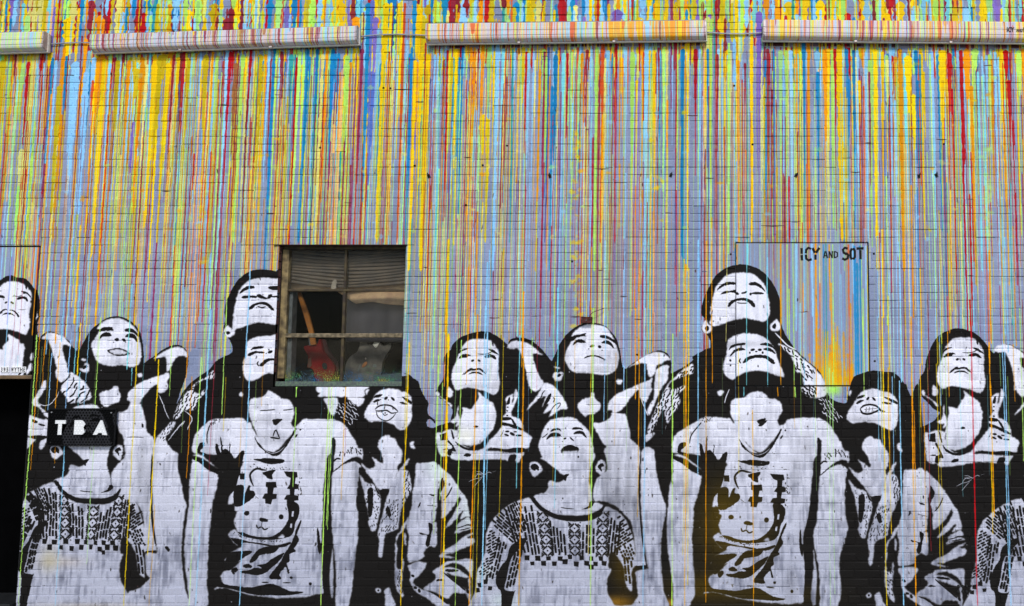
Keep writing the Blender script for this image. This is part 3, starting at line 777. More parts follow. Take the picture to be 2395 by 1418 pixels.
# ------------------------------------------------------------------ runs of paint behind the crowd: x, y0, y1, width (thirds of a photograph pixel), colour
RUNS = (
 (0, '''20,420,760,45,M 75,430,760,30,L 110,380,560,20,D 145,380,560,35,M 160,440,700,25,G 200,430,820,26,R 245,380,900,30,K 300,370,1418,22,R 350,360,480,40,Y 450,330,700,25,O 415,600,1500,35,M 430,800,1700,22,O 535,430,1000,60,B 505,520,900,20,B 575,250,560,16,D 600,270,640,30,O 605,500,1500,44,B 660,400,720,30,B 650,560,800,18,E 690,400,800,35,O 730,410,1150,35,Y 710,700,1800,30,Y 770,440,1418,18,B 810,400,600,14,D 825,420,760,35,M 880,370,1700,10,L 905,420,900,28,O 930,500,800,14,B 960,480,620,50,M 980,550,1500,22,O 940,850,1700,30,V 1000,400,900,36,O 1030,450,1000,18,K 1085,380,1600,38,Y 1050,360,600,14,C 1150,380,560,50,M 1180,440,900,30,Y 1160,600,1700,20,Y 1215,380,1418,18,D 1250,400,1418,22,Y 1290,360,800,18,R 1320,420,1000,30,M 1345,400,1418,14,B 1375,370,460,18,O 1405,360,700,14,B 1440,380,700,40,M 1490,360,800,18,O 1520,400,800,30,L 1590,340,1900,22,B 1615,360,1000,24,R 1650,440,900,35,W 1700,380,1700,26,L 1755,340,700,20,R 1730,700,1700,12,D 1820,380,960,50,M 1860,380,1500,24,O 1885,340,1000,18,B 1925,340,1900,20,U 1970,360,520,18,D 2040,380,700,30,T 2075,400,1900,14,R 2150,340,1700,28,U 2220,340,1900,24,U 2260,380,1700,24,K 2330,340,900,28,U 2290,350,1418,18,O 150,1040,1418,40,K 130,1300,1700,24,L'''),
 (800, '''35,390,760,40,L 90,340,520,20,Y 140,340,900,26,P 185,20,1418,35,U 215,0,520,30,H 210,500,1300,50,H 235,120,520,40,V 255,200,1418,20,B 310,20,1700,45,Y 345,20,680,20,Y 330,360,1700,10,R 400,20,500,20,Y 440,20,1000,16,E 430,300,1700,18,E 510,0,330,35,U 490,330,1700,22,U 545,60,420,40,Y 510,420,1900,28,Y 560,360,1300,25,Y 600,380,1900,40,Y 585,300,1000,10,D 650,380,1300,16,B 740,350,700,14,R 770,400,900,20,M 800,340,1000,22,Y 845,330,1100,14,U 905,330,1700,22,O 930,330,900,18,O 955,340,1700,14,D 985,310,800,30,O 1030,330,700,30,G 990,800,1000,64,Y 1020,830,1700,22,Y 1090,310,1900,28,B 1130,340,1000,18,C 1150,360,600,10,E 1195,340,1700,14,T 1240,380,1418,16,K 1270,330,600,25,M 1290,360,860,16,R 1305,370,1000,20,B 1340,360,1200,14,B 1385,480,1900,16,O 1415,360,1000,14,P 1450,330,1700,12,N 1480,360,700,16,B 1495,380,900,30,U 1470,600,1900,16,U 1550,370,700,25,C 1580,370,740,20,R 1610,360,1000,14,L 1650,330,480,14,E 1680,370,600,25,O 1745,320,1418,14,B 1785,330,1900,26,L 1825,300,1700,26,E 1822,800,1900,16,O 1860,350,1900,22,B 1920,300,1700,18,R 1945,400,1000,12,O 1985,350,1300,16,B 2030,360,1000,30,L 2065,560,640,20,Y 2100,330,1418,12,O 2130,290,1900,28,B 2185,350,900,22,Y 2215,330,640,14,D 2250,330,1000,20,L 2340,300,1418,10,R 2385,340,1900,20,U 2275,700,1900,14,O'''),
 (1595, '''10,340,1800,24,U 40,290,1900,14,Y 95,340,700,28,R 125,340,1418,14,B 155,300,1418,10,S 180,340,600,16,U 205,130,1600,18,L 240,0,300,18,R 250,380,900,14,D 285,270,1700,12,B 330,300,1200,18,L 375,0,220,24,Y 365,270,1700,20,B 395,420,1700,20,O 440,440,600,14,D 485,140,1700,24,Y 540,80,1418,40,V 600,340,900,24,D 580,540,1418,14,M 640,340,1300,14,U 690,350,1000,30,G 730,350,1418,20,L 760,350,1418,24,B 800,300,1600,14,O 830,360,1418,10,L 850,290,1300,24,U 885,290,1600,24,O 945,360,500,45,B 950,500,1418,26,U 1000,340,1300,30,O 1045,350,1600,18,L 1070,340,660,20,R 1100,310,1690,45,Y 1150,340,500,22,U 1165,550,820,35,U 1200,350,1600,20,U 1240,560,760,25,Y 1290,360,1700,20,B 1270,600,1600,10,E 1350,340,1900,30,Y 1310,500,1300,16,P 1400,360,1300,25,Y 1455,300,900,28,B 1525,340,1900,32,O 1490,700,1800,14,B 1580,390,700,50,Y 1635,350,560,30,U 1650,560,1400,16,U 1620,660,900,35,Y 1690,500,850,20,Y 1750,360,1300,14,B 1820,350,760,50,Y 1870,370,620,35,R 1890,620,1900,14,R 1950,350,2600,24,R 1990,340,700,44,O 2025,600,2000,24,O 2050,340,500,50,L 1925,350,700,18,B 2070,500,1900,16,C 2110,520,1900,14,C 2190,360,2000,18,B 2150,380,900,20,L 2225,360,700,14,Y 2265,350,560,40,X 2285,560,860,26,R 2320,840,2000,14,R 2355,350,600,45,L 2330,440,900,20,B 2385,340,900,20,O 2250,800,2000,14,O'''),
)
# runs that come down over the crowd: x, y0, y1, width in photograph pixels, colour
OVER = '''86,783,1418,4,L 93,780,1100,3,O 107,775,905,3,O 122,825,960,3,B 140,800,958,3,O 164,795,958,4,B 151,1042,1418,4,B 188,755,880,4.5,Y 187,870,958,3,C 210,757,956,3,B 235,742,956,3.4,L 304,742,860,3,L 309,860,903,3,C 325,757,1418,4,Y 371,840,1300,4,Y 362,1180,1418,2.6,O 402,800,927,3.4,L 471,835,1418,3.4,L 493,720,1418,5.5,B 508,720,1160,2.2,D 533,640,971,3.4,L 586,835,1418,3.8,B 449,880,1120,2.8,O 130,1045,1085,2.4,O 220,1040,1320,3,G
694,904,930,4,L 692,952,1140,3.4,L 770,905,1418,4.4,L 776,905,1230,3,L 779,930,1240,2.6,L 808,905,1170,3,O 809,1000,1070,1.8,D 957,800,1418,4.4,Y 1025,830,1250,3,L 1035,895,1170,3,L 1049,780,1418,6.5,Y 1046,900,1400,2.4,O 1079,795,1418,3,L 1095,745,900,3,O 1117,735,1418,4.5,O 1112,1060,1418,2.6,M 1122,1060,1400,2.4,M 1140,775,1418,5,B 1145,830,1240,3,B 1135,900,1130,2.6,B 1178,790,1210,2.4,M 1216,783,1143,3.2,C 1225,833,1418,5,O 1222,780,860,3,O 1245,790,920,3.4,G 1257,800,911,1.8,D 1305,800,1190,3.4,C 1321,785,870,1.6,D 1388,720,1418,5.5,L 1384,720,1300,2.4,Y 1416,770,985,3,B 1459,855,915,3,B 1495,845,1210,3.4,O 1487,720,935,4,O 1509,720,1418,5,B 1530,730,830,2.5,S 1574,780,1418,4,L 1604,797,1418,4.6,O 1611,795,1370,3.2,Y 1600,800,1300,2.6,Y 1633,815,1115,4,B 1652,745,1410,2.8,O 1665,782,897,2.8,O 1700,640,800,2,K 1740,905,928,3,C 1747,560,902,3.2,C 1795,560,905,3.2,C 1760,958,1418,3.2,O 1826,560,902,3.4,O 1819,905,928,3,O 1855,560,930,3.2,L 1880,730,902,3.4,B 1908,730,930,4,O 1940,860,1420,2.6,G 1947,870,1390,3,G 1860,905,930,3,L
2018,740,930,2.6,L 2052,740,1080,3.2,B 2060,860,1240,2.8,B 2063,740,1418,4,Y 2077,860,1250,2.6,Y 2087,880,1120,2.4,B 2104,890,1418,4.4,B 2131,740,1418,5,O 2138,960,1160,3,O 2161,940,1270,3,O 2152,850,1000,3,Y 2174,985,1030,3,B 2170,860,1290,2.6,D 2190,850,1330,2.6,M 2196,800,1320,2.4,M 2197,785,950,3,B 2216,775,929,3,O 2268,700,1418,5.2,R 2313,800,1210,4.6,O 2318,1068,1250,3,Y 2343,780,1418,3.6,B 2350,820,1418,3.4,B 2369,805,940,2.8,O 2385,720,1080,3.2,L 2391,700,1418,2.4,D
28,560,870,3,B 37,560,740,2,K 41,560,720,2,L 47,560,840,1.8,D 60,560,830,1.8,D 26,600,760,3,V'''

CLUST = rng.uniform(-660, 3080, 95)             # the pourer stopped here and there: runs come in bunches
def rand_runs(n, ua, ub, va, vb, la, lb, wa, wb, cols, aa, ab, tail, blob, clust=0.0):
    for _ in range(n):
        u = rng.uniform(ua, ub)
        if rng.random() < clust:
            u = rng.choice(CLUST) + rng.normal(0, 11)
            if not ua < u < ub:
                continue
        v = rng.uniform(va, vb)
        streak(u, v, v + rng.uniform(la, lb), math.exp(rng.uniform(math.log(wa), math.log(wb))) * (0.85 if va > 100 else 1), rnd.choice(cols), rng.uniform(aa, ab), tail, blob)

U0, U1 = -660, 3080
MIX = 'YYYMMOOLLGGBBBUKKCRDDESPVT'
THIN = 'YYOOLLLGGGKKKBBBBCCSSDDDPPPRRREUNVMT'
# high on the wall, above the lamps: paint thrown on thickly
rand_runs(1000, U0, U1, -70, 44, 60, 170, 6, 22, 'YYYMMMOOLLGGBBBUURRDDVKC', 0.9, 1, 0.5, 0.5)
rand_runs(300, U0, U1, -60, 60, 60, 300, 2, 7, MIX, 0.8, 1, 0.4, 0.4)
# between and below the lamps
rand_runs(110, U0, U1, 40, 110, 100, 420, 2, 8, MIX, 0.7, 1, 0.4, 0.3)
def shield(u0, v0, u1, v1, h):
    p = np.array([[u0, v0], [u1, v1], [u1, v1 + h], [u0, v0 + h]], float)
    fill(p, hexc('8c8a98'), 0.94)
    for _ in range(int((u1 - u0) / 16)):
        u = rng.uniform(u0, u1 - 30); k = (u - u0) / (u1 - u0)
        w = rng.uniform(10, 50); v = v0 + (v1 - v0) * k + h * rng.choice([0.62, 0.15])
        fill(np.array([[u, v], [u + w, v], [u + w, v + h * 0.34], [u, v + h * 0.34]]), hexc('4e2a2a'), rng.uniform(0.3, 0.9))
LAMPS = ((-520, 93, 108, 76, 118), (216, 81, 838, 61, 122), (998, 57, 1652, 49, 106), (1785, 46, 2440, 53, 98))
shield(-520, 84, 108, 74, 50)
shield(216, 80, 838, 60, 52)
shield(998, 54, 1652, 46, 62)
shield(1785, 46, 2440, 52, 64)
shield(2560, 46, 3080, 52, 64)
for a, b, v in ((216, 838, 112), (998, 1652, 98), (1785, 2440, 98), (-520, 108, 118)):
    rand_runs(int((b - a) / 5), a, b, v - 10, v + 4, 14, 90, 1.5, 5, 'YYMOLGBKRDS', 0.7, 1, 0.8, 0.3)
# dense middle field of drips
rand_runs(150, U0, 620, 118, 150, 130, 495, 5, 13, 'YYMMOOLGGBBURDKC', 0.85, 1, 0.2, 0.3)
rand_runs(75, 620, 1060, 118, 150, 130, 450, 4, 11, 'YYMOUUBVLGD', 0.85, 1, 0.2, 0.3)
rand_runs(70, 1060, 1700, 112, 140, 120, 390, 4, 10, 'YOLGBBUUCRDK', 0.85, 1, 0.2, 0.3)
rand_runs(150, 1700, U1, 112, 140, 120, 450, 4, 12, 'YYOOLLGBBBUUCRDK', 0.85, 1, 0.2, 0.3)
rand_runs(430, U0, U1, 112, 220, 380, 860, 1.5, 3.8, THIN, 0.85, 1, 0.7, 0.25, 0.75)
rand_runs(230, U0, U1, 112, 420, 200, 600, 1.6, 5, THIN, 0.85, 1, 0.6, 0.3, 0.75)
rand_runs(170, U0, 950, 112, 420, 300, 600, 1.8, 6, 'YYOMKKSGLDDPR', 0.85, 1, 0.6, 0.3)
for off, s in RUNS:
    for t in s.split():
        x, a, b, w, c = t.split(',')
        a, b = float(a), float(b)
        if 560 < b < 1300:
            b = a + (b - a) * rng.uniform(1.25, 1.7)
        streak(off + float(x) / 2.991, a / 2.991, b / 2.991, float(w) / 2.991, c, 0.97, 0.22 if b < 1500 else 0.5, 0.28)
        if b < 1500:                               # a thin thread of the same paint runs on
            streak(off + float(x) / 2.991 + rng.normal(0, 1), b / 2.991 - 30, b / 2.991 + rng.uniform(80, 330), rng.uniform(1.4, 2.6), c, 0.9, 0.8, 0.2)
# beyond the picture, the same field goes on
for off, s in RUNS[:1]:
    for t in s.split()[::2]:
        x, a, b, w, c = t.split(',')
        streak(2400 + float(x) / 2.991, float(a) / 2.991, float(b) / 2.991, float(w) / 2.991, c, 0.97, 0.55, 0.28)
rand_runs(330, U0, U1, 130, 560, 220, 560, 1.3, 2.8, THIN, 0.8, 1, 0.8, 0.25, 0.6)
rand_runs(420, U0, U1, 120, 520, 300, 620, 1.0, 2.1, 'KLGSOYPBKGLEDM', 0.55, 0.95, 0.85, 0.2, 0.5)
# washed-out threads everywhere between
rand_runs(850, U0, U1, 112, 560, 250, 640, 0.9, 1.9, 'KLGSOYPBCRDMVEUY', 0.25, 0.6, 0.9, 0.2, 0.2)
# scuffed colour on a few bricks
for _ in range(260):
    u = rng.uniform(U0, U1); v = rng.uniform(380, 560) if rng.random() < 0.7 else rng.uniform(150, 380)
    p = ellipse((u, v), (rng.uniform(3, 9), rng.uniform(2, 6)), 0, 7) + rng.normal(0, 1.4, (7, 2))
    fill(p, PAL[rnd.choice('YLGOBK')], rng.uniform(0.2, 0.6), None, 1)
# the upright band of yellow scuffs right of the middle, and the green ones far right
for u0, va, vb, c, n in ((1350, 300, 780, 'Y', 60), (2310, 340, 560, 'G', 50), (1950, 400, 450, 'B', 8), (470, 440, 620, 'M', 14), (1540, 410, 445, 'Y', 8)):
    for _ in range(n):
        u = u0 + rng.normal(0, 6); v = rng.uniform(va, vb)
        fill(ellipse((u, v), (rng.uniform(3, 8), rng.uniform(3, 6)), 0, 7) + rng.normal(0, 1.5, (7, 2)), PAL[c], rng.uniform(0.15, 0.5), None, 1)

# metal panel at the right: smooth blue grey steel with its own runs, rubbed orange and lime paint in its lower corner
fill(np.array([[1721, 569], [2030, 569], [2034, 903], [1721, 903]], float), hexc('808eb0'), 0.62)
for _ in range(150):
    u = 1945 + np.clip(rng.normal(0, 24), -55, 48); v = 908 - abs(rng.normal(0, 75))
    streak(u, max(v, 700), 905, rng.uniform(1.5, 7), rnd.choice('OOM'), rng.uniform(0.15, 0.6), 1.0, 0.5, 1.5)
for t in """385,290,1100,9,O 460,285,780,14,C 462,700,1280,8,C 545,290,600,6,G 600,380,1280,8,B 690,285,1280,12,O 705,290,1100,5,C 735,290,930,12,L 750,600,1280,10,L 800,285,900,16,B 828,700,1280,12,B 850,560,1280,12,O 880,290,760,6,G 908,285,800,20,B 918,600,1200,8,B 935,285,1280,14,O 962,300,700,10,K 966,560,1000,9,E 990,290,1280,9,U 1006,285,1280,11,T 1030,290,760,14,O 1055,290,1280,10,L 1045,560,1280,12,O 1100,290,900,6,B 1112,500,1280,5,C 1135,290,480,6,L 1165,290,1280,14,E 1180,700,1280,12,O 1205,300,1250,24,U 1225,420,1250,20,U 1245,300,1200,14,U 1195,285,640,12,B 1255,285,900,7,G 1268,600,1280,9,L 1285,300,1280,12,B 1298,300,1280,12,Y 640,290,460,5,D 610,285,520,5,D""".split():
    x, a, b, w, c = t.split(',')
    streak(1595 + float(x) / 2.991, 474 + float(a) / 2.991, 474 + float(b) / 2.991, float(w) / 2.991 * 0.8, c, 0.78, 0.7, 0.25, 0.5)

# ------------------------------------------------------------------ the crowd
paint('sil')
BLACKMASK = None
for nm in ('leftmost',):
    paint(nm)
for nm in ('girl1', 'man1', 'scarf1', 'tee', 'doodle', 'sill1', 'openw', 'mouth1', 'jacket', 'woman', 'arm', 'girl2', 'scarf2'):
    paint(nm)
paint('man2')
for nm in ('tee', 'openw', 'jacket', 'woman', 'arm'):
    paint(nm, warp(nm))
paint('mouth2')
paint('rightedge')
paint('boyface', warp('boyface'))
paint('sweater', warp('sweater'))
knit(warp('sweater'))
paint('boyface')
paint('sweater')
knit()
paint('sweater', warp('sweater3'))
knit(warp('sweater3'))

# grit: specks of black in the white coat, of white on the black, ticks along the brick ends
for _ in range(2600):
    u, v = rng.uniform(U0, U1), rng.uniform(620, 1430)
    x, y = to_px(u, v)
    if not (0 < x < MW and 0 < y < MH):
        continue
    w = wm[int(y), int(x)]
    r = math.exp(rng.uniform(-0.6, 0.9))
    if w > 0.5:
        e = ellipse((u, v), (r * 0.8, r * rng.uniform(0.5, 2.6)), rng.uniform(-20, 20), 7)
        fill(e + rng.normal(0, 0.3, e.shape), BLACK * rng.uniform(1, 4), rng.uniform(0.35, 0.95), 0.3)
    elif img[int(y), int(x)].sum() < 0.5 and rng.random() < 0.25:
        e = ellipse((u, v), (r * 0.7, r * 0.7), 0, 7)
        fill(e + rng.normal(0, 0.3, e.shape), WHITE, rng.uniform(0.2, 0.8), 0.5)

# thin, brushed white: grey upright strokes and blotches in the white paint
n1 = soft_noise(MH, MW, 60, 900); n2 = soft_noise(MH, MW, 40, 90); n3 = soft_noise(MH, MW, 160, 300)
low = np.clip((np.arange(MH) * RES - (MZ1 - Z(1000))) / 1.0, 0, 1)[:, None]       # grey strokes deepen low down, adding to the dimmer light painted in
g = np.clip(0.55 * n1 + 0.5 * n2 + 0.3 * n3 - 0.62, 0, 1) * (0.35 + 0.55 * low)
img *= (1 - (wm * 0.25 * np.clip((np.arange(MH) * RES - (MZ1 - Z(940))) / 1.3, 0, 1)[:, None])[..., None] * np.array([1.0, 0.96, 0.84]))  # white darkened towards the wall foot: dimmer light put into the colour
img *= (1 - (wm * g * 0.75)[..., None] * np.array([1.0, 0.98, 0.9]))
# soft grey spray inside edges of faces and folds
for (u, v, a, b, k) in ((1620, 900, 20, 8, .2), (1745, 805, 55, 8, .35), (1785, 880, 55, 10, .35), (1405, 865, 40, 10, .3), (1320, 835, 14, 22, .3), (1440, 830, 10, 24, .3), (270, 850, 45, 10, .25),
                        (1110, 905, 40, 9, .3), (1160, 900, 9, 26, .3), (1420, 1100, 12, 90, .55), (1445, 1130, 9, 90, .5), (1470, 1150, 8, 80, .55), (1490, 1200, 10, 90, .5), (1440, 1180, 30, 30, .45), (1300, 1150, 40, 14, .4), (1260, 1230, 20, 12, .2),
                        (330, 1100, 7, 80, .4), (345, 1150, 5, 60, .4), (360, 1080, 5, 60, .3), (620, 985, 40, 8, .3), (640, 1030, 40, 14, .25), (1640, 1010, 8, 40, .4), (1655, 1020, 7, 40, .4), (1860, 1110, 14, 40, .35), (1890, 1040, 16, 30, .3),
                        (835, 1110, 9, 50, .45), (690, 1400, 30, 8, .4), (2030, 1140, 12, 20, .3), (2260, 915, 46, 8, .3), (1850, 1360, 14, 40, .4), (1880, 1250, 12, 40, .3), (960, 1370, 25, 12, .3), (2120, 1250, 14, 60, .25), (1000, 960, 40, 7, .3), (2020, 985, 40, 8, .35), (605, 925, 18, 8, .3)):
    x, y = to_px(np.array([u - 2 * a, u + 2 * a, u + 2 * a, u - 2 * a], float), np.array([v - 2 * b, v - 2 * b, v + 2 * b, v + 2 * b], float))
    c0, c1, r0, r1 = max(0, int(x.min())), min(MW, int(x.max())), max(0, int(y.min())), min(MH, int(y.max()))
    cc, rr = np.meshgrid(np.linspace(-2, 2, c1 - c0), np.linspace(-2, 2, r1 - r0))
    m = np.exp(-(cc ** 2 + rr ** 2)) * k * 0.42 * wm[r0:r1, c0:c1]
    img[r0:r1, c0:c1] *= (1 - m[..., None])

def spray(u, v, a, b, col, k, only_black=False, only_white=False):
    x, y = to_px(np.array([u - 2 * a, u + 2 * a], float), np.array([v - 2 * b, v + 2 * b], float))
    c0, c1, r0, r1 = max(0, int(x.min())), min(MW, int(x.max())), max(0, int(y.min())), min(MH, int(y.max()))
    if c1 <= c0 or r1 <= r0:
        return
    cc, rr = np.meshgrid(np.linspace(-2, 2, c1 - c0), np.linspace(-2, 2, r1 - r0))
    m = np.exp(-(cc ** 2 + rr ** 2)) * k
    if only_black:
        m = m * (1 - wm[r0:r1, c0:c1])
    if only_white:
        m = m * wm[r0:r1, c0:c1]
    img[r0:r1, c0:c1] = img[r0:r1, c0:c1] * (1 - m[..., None]) + hexc(col) * m[..., None]
# olive and ochre overspray on the black low down
for u, v, a, b, c, k in ((1720, 1290, 90, 130, '4a3a0a', .85), (1650, 1390, 90, 40, '44350a', .8), (1800, 1400, 120, 30, '3c300c', .7), (1445, 1410, 40, 16, 'b8801a', .6), (1460, 1340, 30, 60, '4a380a', .7),
                         (1560, 1412, 30, 10, 'a06a14', .7), (1580, 1410, 14, 9, 'c08a2a', .6), (1690, 1200, 30, 60, '4a3a0a', .6)):
    spray(u, v, a, b, c, k, True)
for u, v, a, b, c, k in ((1100, 1200, 22, 60, 'cfe4d0', .35), (1030, 1080, 25, 40, 'd2efd8', .5), (1090, 1020, 20, 20, 'ecead0', .5), (150, 1315, 50, 14, 'c0a070', .2), (115, 1310, 20, 30, 'b0a060', .35), (200, 1418, 120, 7, '8a7a5a', .3),
                         (1180, 1410, 30, 20, 'c8e0d4', .4), (1950, 912, 16, 12, 'a8ec50', .9), (1940, 870, 8, 30, 'a8e070', .5), (1120, 1340, 40, 20, 'd0e4d4', .35)):
    spray(u, v, a, b, c, k, False, not c.startswith('a8e'))
x0_, z0_ = at(0, 0)
for t in OVER.split():
    x, a, b, w, c = t.split(',')
    x, a, b, w = float(x), float(a), float(b), float(w)
    if c not in 'LG' and a < 905 and not any(l < x < r and a < y for l, r, y in ((640, 960, 950), (1700, 1850, 700), (0, 100, 700))):
        streak(x, a - rng.uniform(120, 330), a + 5, w * 0.7, c, 0.95, 1.0, 0.25, 0.3)
    streak(x, a, b, w * 0.64, c, 0.95, 0.75, 0.3, 1.0, 0.45)
rand_runs(60, 0, 2395, 760, 900, 60, 300, 1.0, 2.0, 'LGGBCYO', 0.35, 0.7, 0.7, 0.2)

# stencilled signature on the metal panel
def letters(spec, ox, oy, s, w):
    for pts in spec.split('|'):
        p = np.array([[float(c) for c in q.split(',')] for q in pts.split()]) / s + (ox, oy)
        stroke(p, w / s, BLACK, 0.0, taper=1.0)
SIG = '837,318 838,358|838,366 840,404|903,325 885,316 870,330 867,355|867,364 870,392 885,404 908,396|914,318 930,352|934,364 934,400|962,316 938,352'
SIG += '|1160,322 1140,316 1126,330 1132,350 1152,362|1148,352 1164,368 1160,390 1140,400 1122,390|1190,320 1180,340 1180,380 1190,398|1198,398 1210,380 1210,340 1198,318|1222,322 1272,320|1248,332 1250,396'
letters(SIG, 1595, 474, 2.991, 17)
letters('992,388 1002,340|1008,340 1018,388|997,372 1014,372|1030,388 1030,340|1032,342 1050,386|1052,388 1052,340|1066,340 1066,388|1068,342 1088,350 1088,378 1068,386', 1595, 474, 2.991, 8.5)

# drill holes, chips and open joints
for u, v in ((749, 346), (897, 206), (913, 207), (1186, 341), (1717, 201), (1760, 338), (970, 388), (1709, 595), (2044, 594), (2046, 845), (1708, 843), (1129, 387), (2208, 337), (1090, 480), (1338, 612), (406, 74), (1490, 830)):
    fill(ellipse((u, v), (2.6, 2.6), 0, 8), hexc('141210'), 1, 0.0)
for _ in range(150):
    u = rng.uniform(U0, U1); v = rng.uniform(130, 760)
    if rng.random() < 0.5:
        p = ellipse((u, v), (rng.uniform(4, 14), rng.uniform(0.7, 1.4)), 0, 8)
    else:
        p = ellipse((u, v), (rng.uniform(0.7, 1.6), rng.uniform(3, 8)), rng.uniform(-15, 15), 8)
    fill(p + rng.normal(0, 0.5, p.shape), hexc(rnd.choice(['3a2424', '4a3030', '2a2422', '50506a'])), rng.uniform(0.4, 0.9), None)
for u0, u1, v in ((920, 962, 209), (1085, 1102, 368), (1780, 1835, 528), (1390, 1425, 395), (378, 398, 447), (2190, 2215, 326), (1990, 2012, 403), (1150, 1170, 700), (990, 1000, 625)):
    stroke(np.array([[u0, v], [(u0 + u1) / 2, v + 1], [u1, v]], float), 2.4, hexc('2a1c1a'), None)

# every coat has a little tooth
img *= (0.965 + 0.07 * rng.random((MH // 2 + 1, MW // 2 + 1)).repeat(2, 0).repeat(2, 1)[:MH, :MW])[..., None]
img = np.clip(img, 0, 1)

def to_image(name, a):
    h, w = a.shape[:2]
    im = bpy.data.images.new(name, w, h, alpha=False)
    buf = np.ones((h, w, 4), np.float32)
    buf[..., :3] = a[::-1]
    im.pixels.foreach_set(buf.ravel())
    im.update()
    return im
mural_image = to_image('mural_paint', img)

# paint that ran over the lamp covers: one row of the picture per lamp
LW, LH = 1400, 96
lamp_rows = []
for k, cols in enumerate(('LLLGGKKYCB', 'DDBBCPSKLYWW', 'SEEBBCCLKODY', 'DPBBYYOEEKLS')):
    a = np.empty((LH, LW, 3), np.float32); a[:] = hexc('cbc0ca')
    a *= (0.96 + 0.06 * soft_noise(LH, LW, 3, 60))[..., None]
    for _ in range(380):
        x = rng.uniform(0, LW); w = rng.choice([3, 4.5, 7, 11, 22], p=[.36, .34, .2, .08, .02])
        cc = rnd.choice(cols)
        if k == 2 and rng.random() < 0.12:
            x, w, cc = rng.uniform(0.66, 0.95) * LW, rng.choice([10, 22, 34]), rnd.choice('OOY')
        l = int(LH * (rng.uniform(0.8, 0.99) if rng.random() < 0.8 else rng.uniform(0.2, 0.7)))
        c = PAL[cc] * 0.92 + 0.08
        xx = np.arange(LW)[None] + 0.5
        drift = np.cumsum(rng.normal(0, 0.12, l))[:, None]
        ww = (w / 2 * (1.1 - 0.5 * np.linspace(0, 1, l) ** 2))[:, None]
        m = np.clip(ww - np.abs(xx - x - drift) + 0.5, 0, 1) * rng.uniform(0.5, 0.95)
        a[:l] = a[:l] * (1 - m[..., None]) + c * m[..., None]
    a[:int(LH * 0.16)] = a[:int(LH * 0.16)] * 0.75 + hexc('a890b0') * 0.25
    lamp_rows.append(np.clip(a, 0, 1))
lamp_image = to_image('lamp_paint', np.vstack(lamp_rows))
# ---- END PAINT

# ------------------------------------------------------------------ materials
def new_mat(name):
    m = bpy.data.materials.new(name); m.use_nodes = True
    nt = m.node_tree
    return m, nt, nt.nodes['Principled BSDF'], nt.links.new

def s2l(c):
    c = np.asarray(c, float)
    return np.where(c <= 0.04045, c / 12.92, ((c + 0.055) / 1.055) ** 2.4)

def mat(name, col, rough=0.6, metal=0.0, var=0.15, scale=30.0, bump=0.15, col2=None, bscale=None, spec=0.4):
    """plain paint, metal, wood...: colour with a noise variation and a fine relief"""
    m, nt, b, link = new_mat(name)
    tc = nt.nodes.new('ShaderNodeTexCoord')
    nz = nt.nodes.new('ShaderNodeTexNoise'); nz.inputs['Scale'].default_value = scale; nz.inputs['Detail'].default_value = 6
    link(tc.outputs['Object'], nz.inputs['Vector'])
    mx = nt.nodes.new('ShaderNodeMix'); mx.data_type = 'RGBA'
    c = np.array(col, float)
    c2 = np.array(col2, float) if col2 is not None else c * (1 - var)
    mx.inputs[6].default_value = (*c, 1); mx.inputs[7].default_value = (*c2, 1)
    rp = nt.nodes.new('ShaderNodeMapRange'); rp.inputs[1].default_value = 0.38; rp.inputs[2].default_value = 0.62
    link(nz.outputs['Fac'], rp.inputs[0]); link(rp.outputs[0], mx.inputs[0])
    link(mx.outputs[2], b.inputs['Base Color'])
    b.inputs['Roughness'].default_value = rough; b.inputs['Metallic'].default_value = metal
    b.inputs['Specular IOR Level'].default_value = spec
    if bump:
        bp = nt.nodes.new('ShaderNodeBump'); bp.inputs['Strength'].default_value = bump; bp.inputs['Distance'].default_value = 0.003
        nb = nt.nodes.new('ShaderNodeTexNoise'); nb.inputs['Scale'].default_value = bscale or scale * 4; nb.inputs['Detail'].default_value = 4
        link(tc.outputs['Object'], nb.inputs['Vector']); link(nb.outputs['Fac'], bp.inputs['Height'])
        link(bp.outputs[0], b.inputs['Normal'])
    return m

wall = bpy.data.objects.new('brick_wall', None)
C.objects.link(wall)
wall['label'] = 'tall brick wall painted with a black and white crowd of people looking up under rainbow drips'
wall['category'] = 'wall'

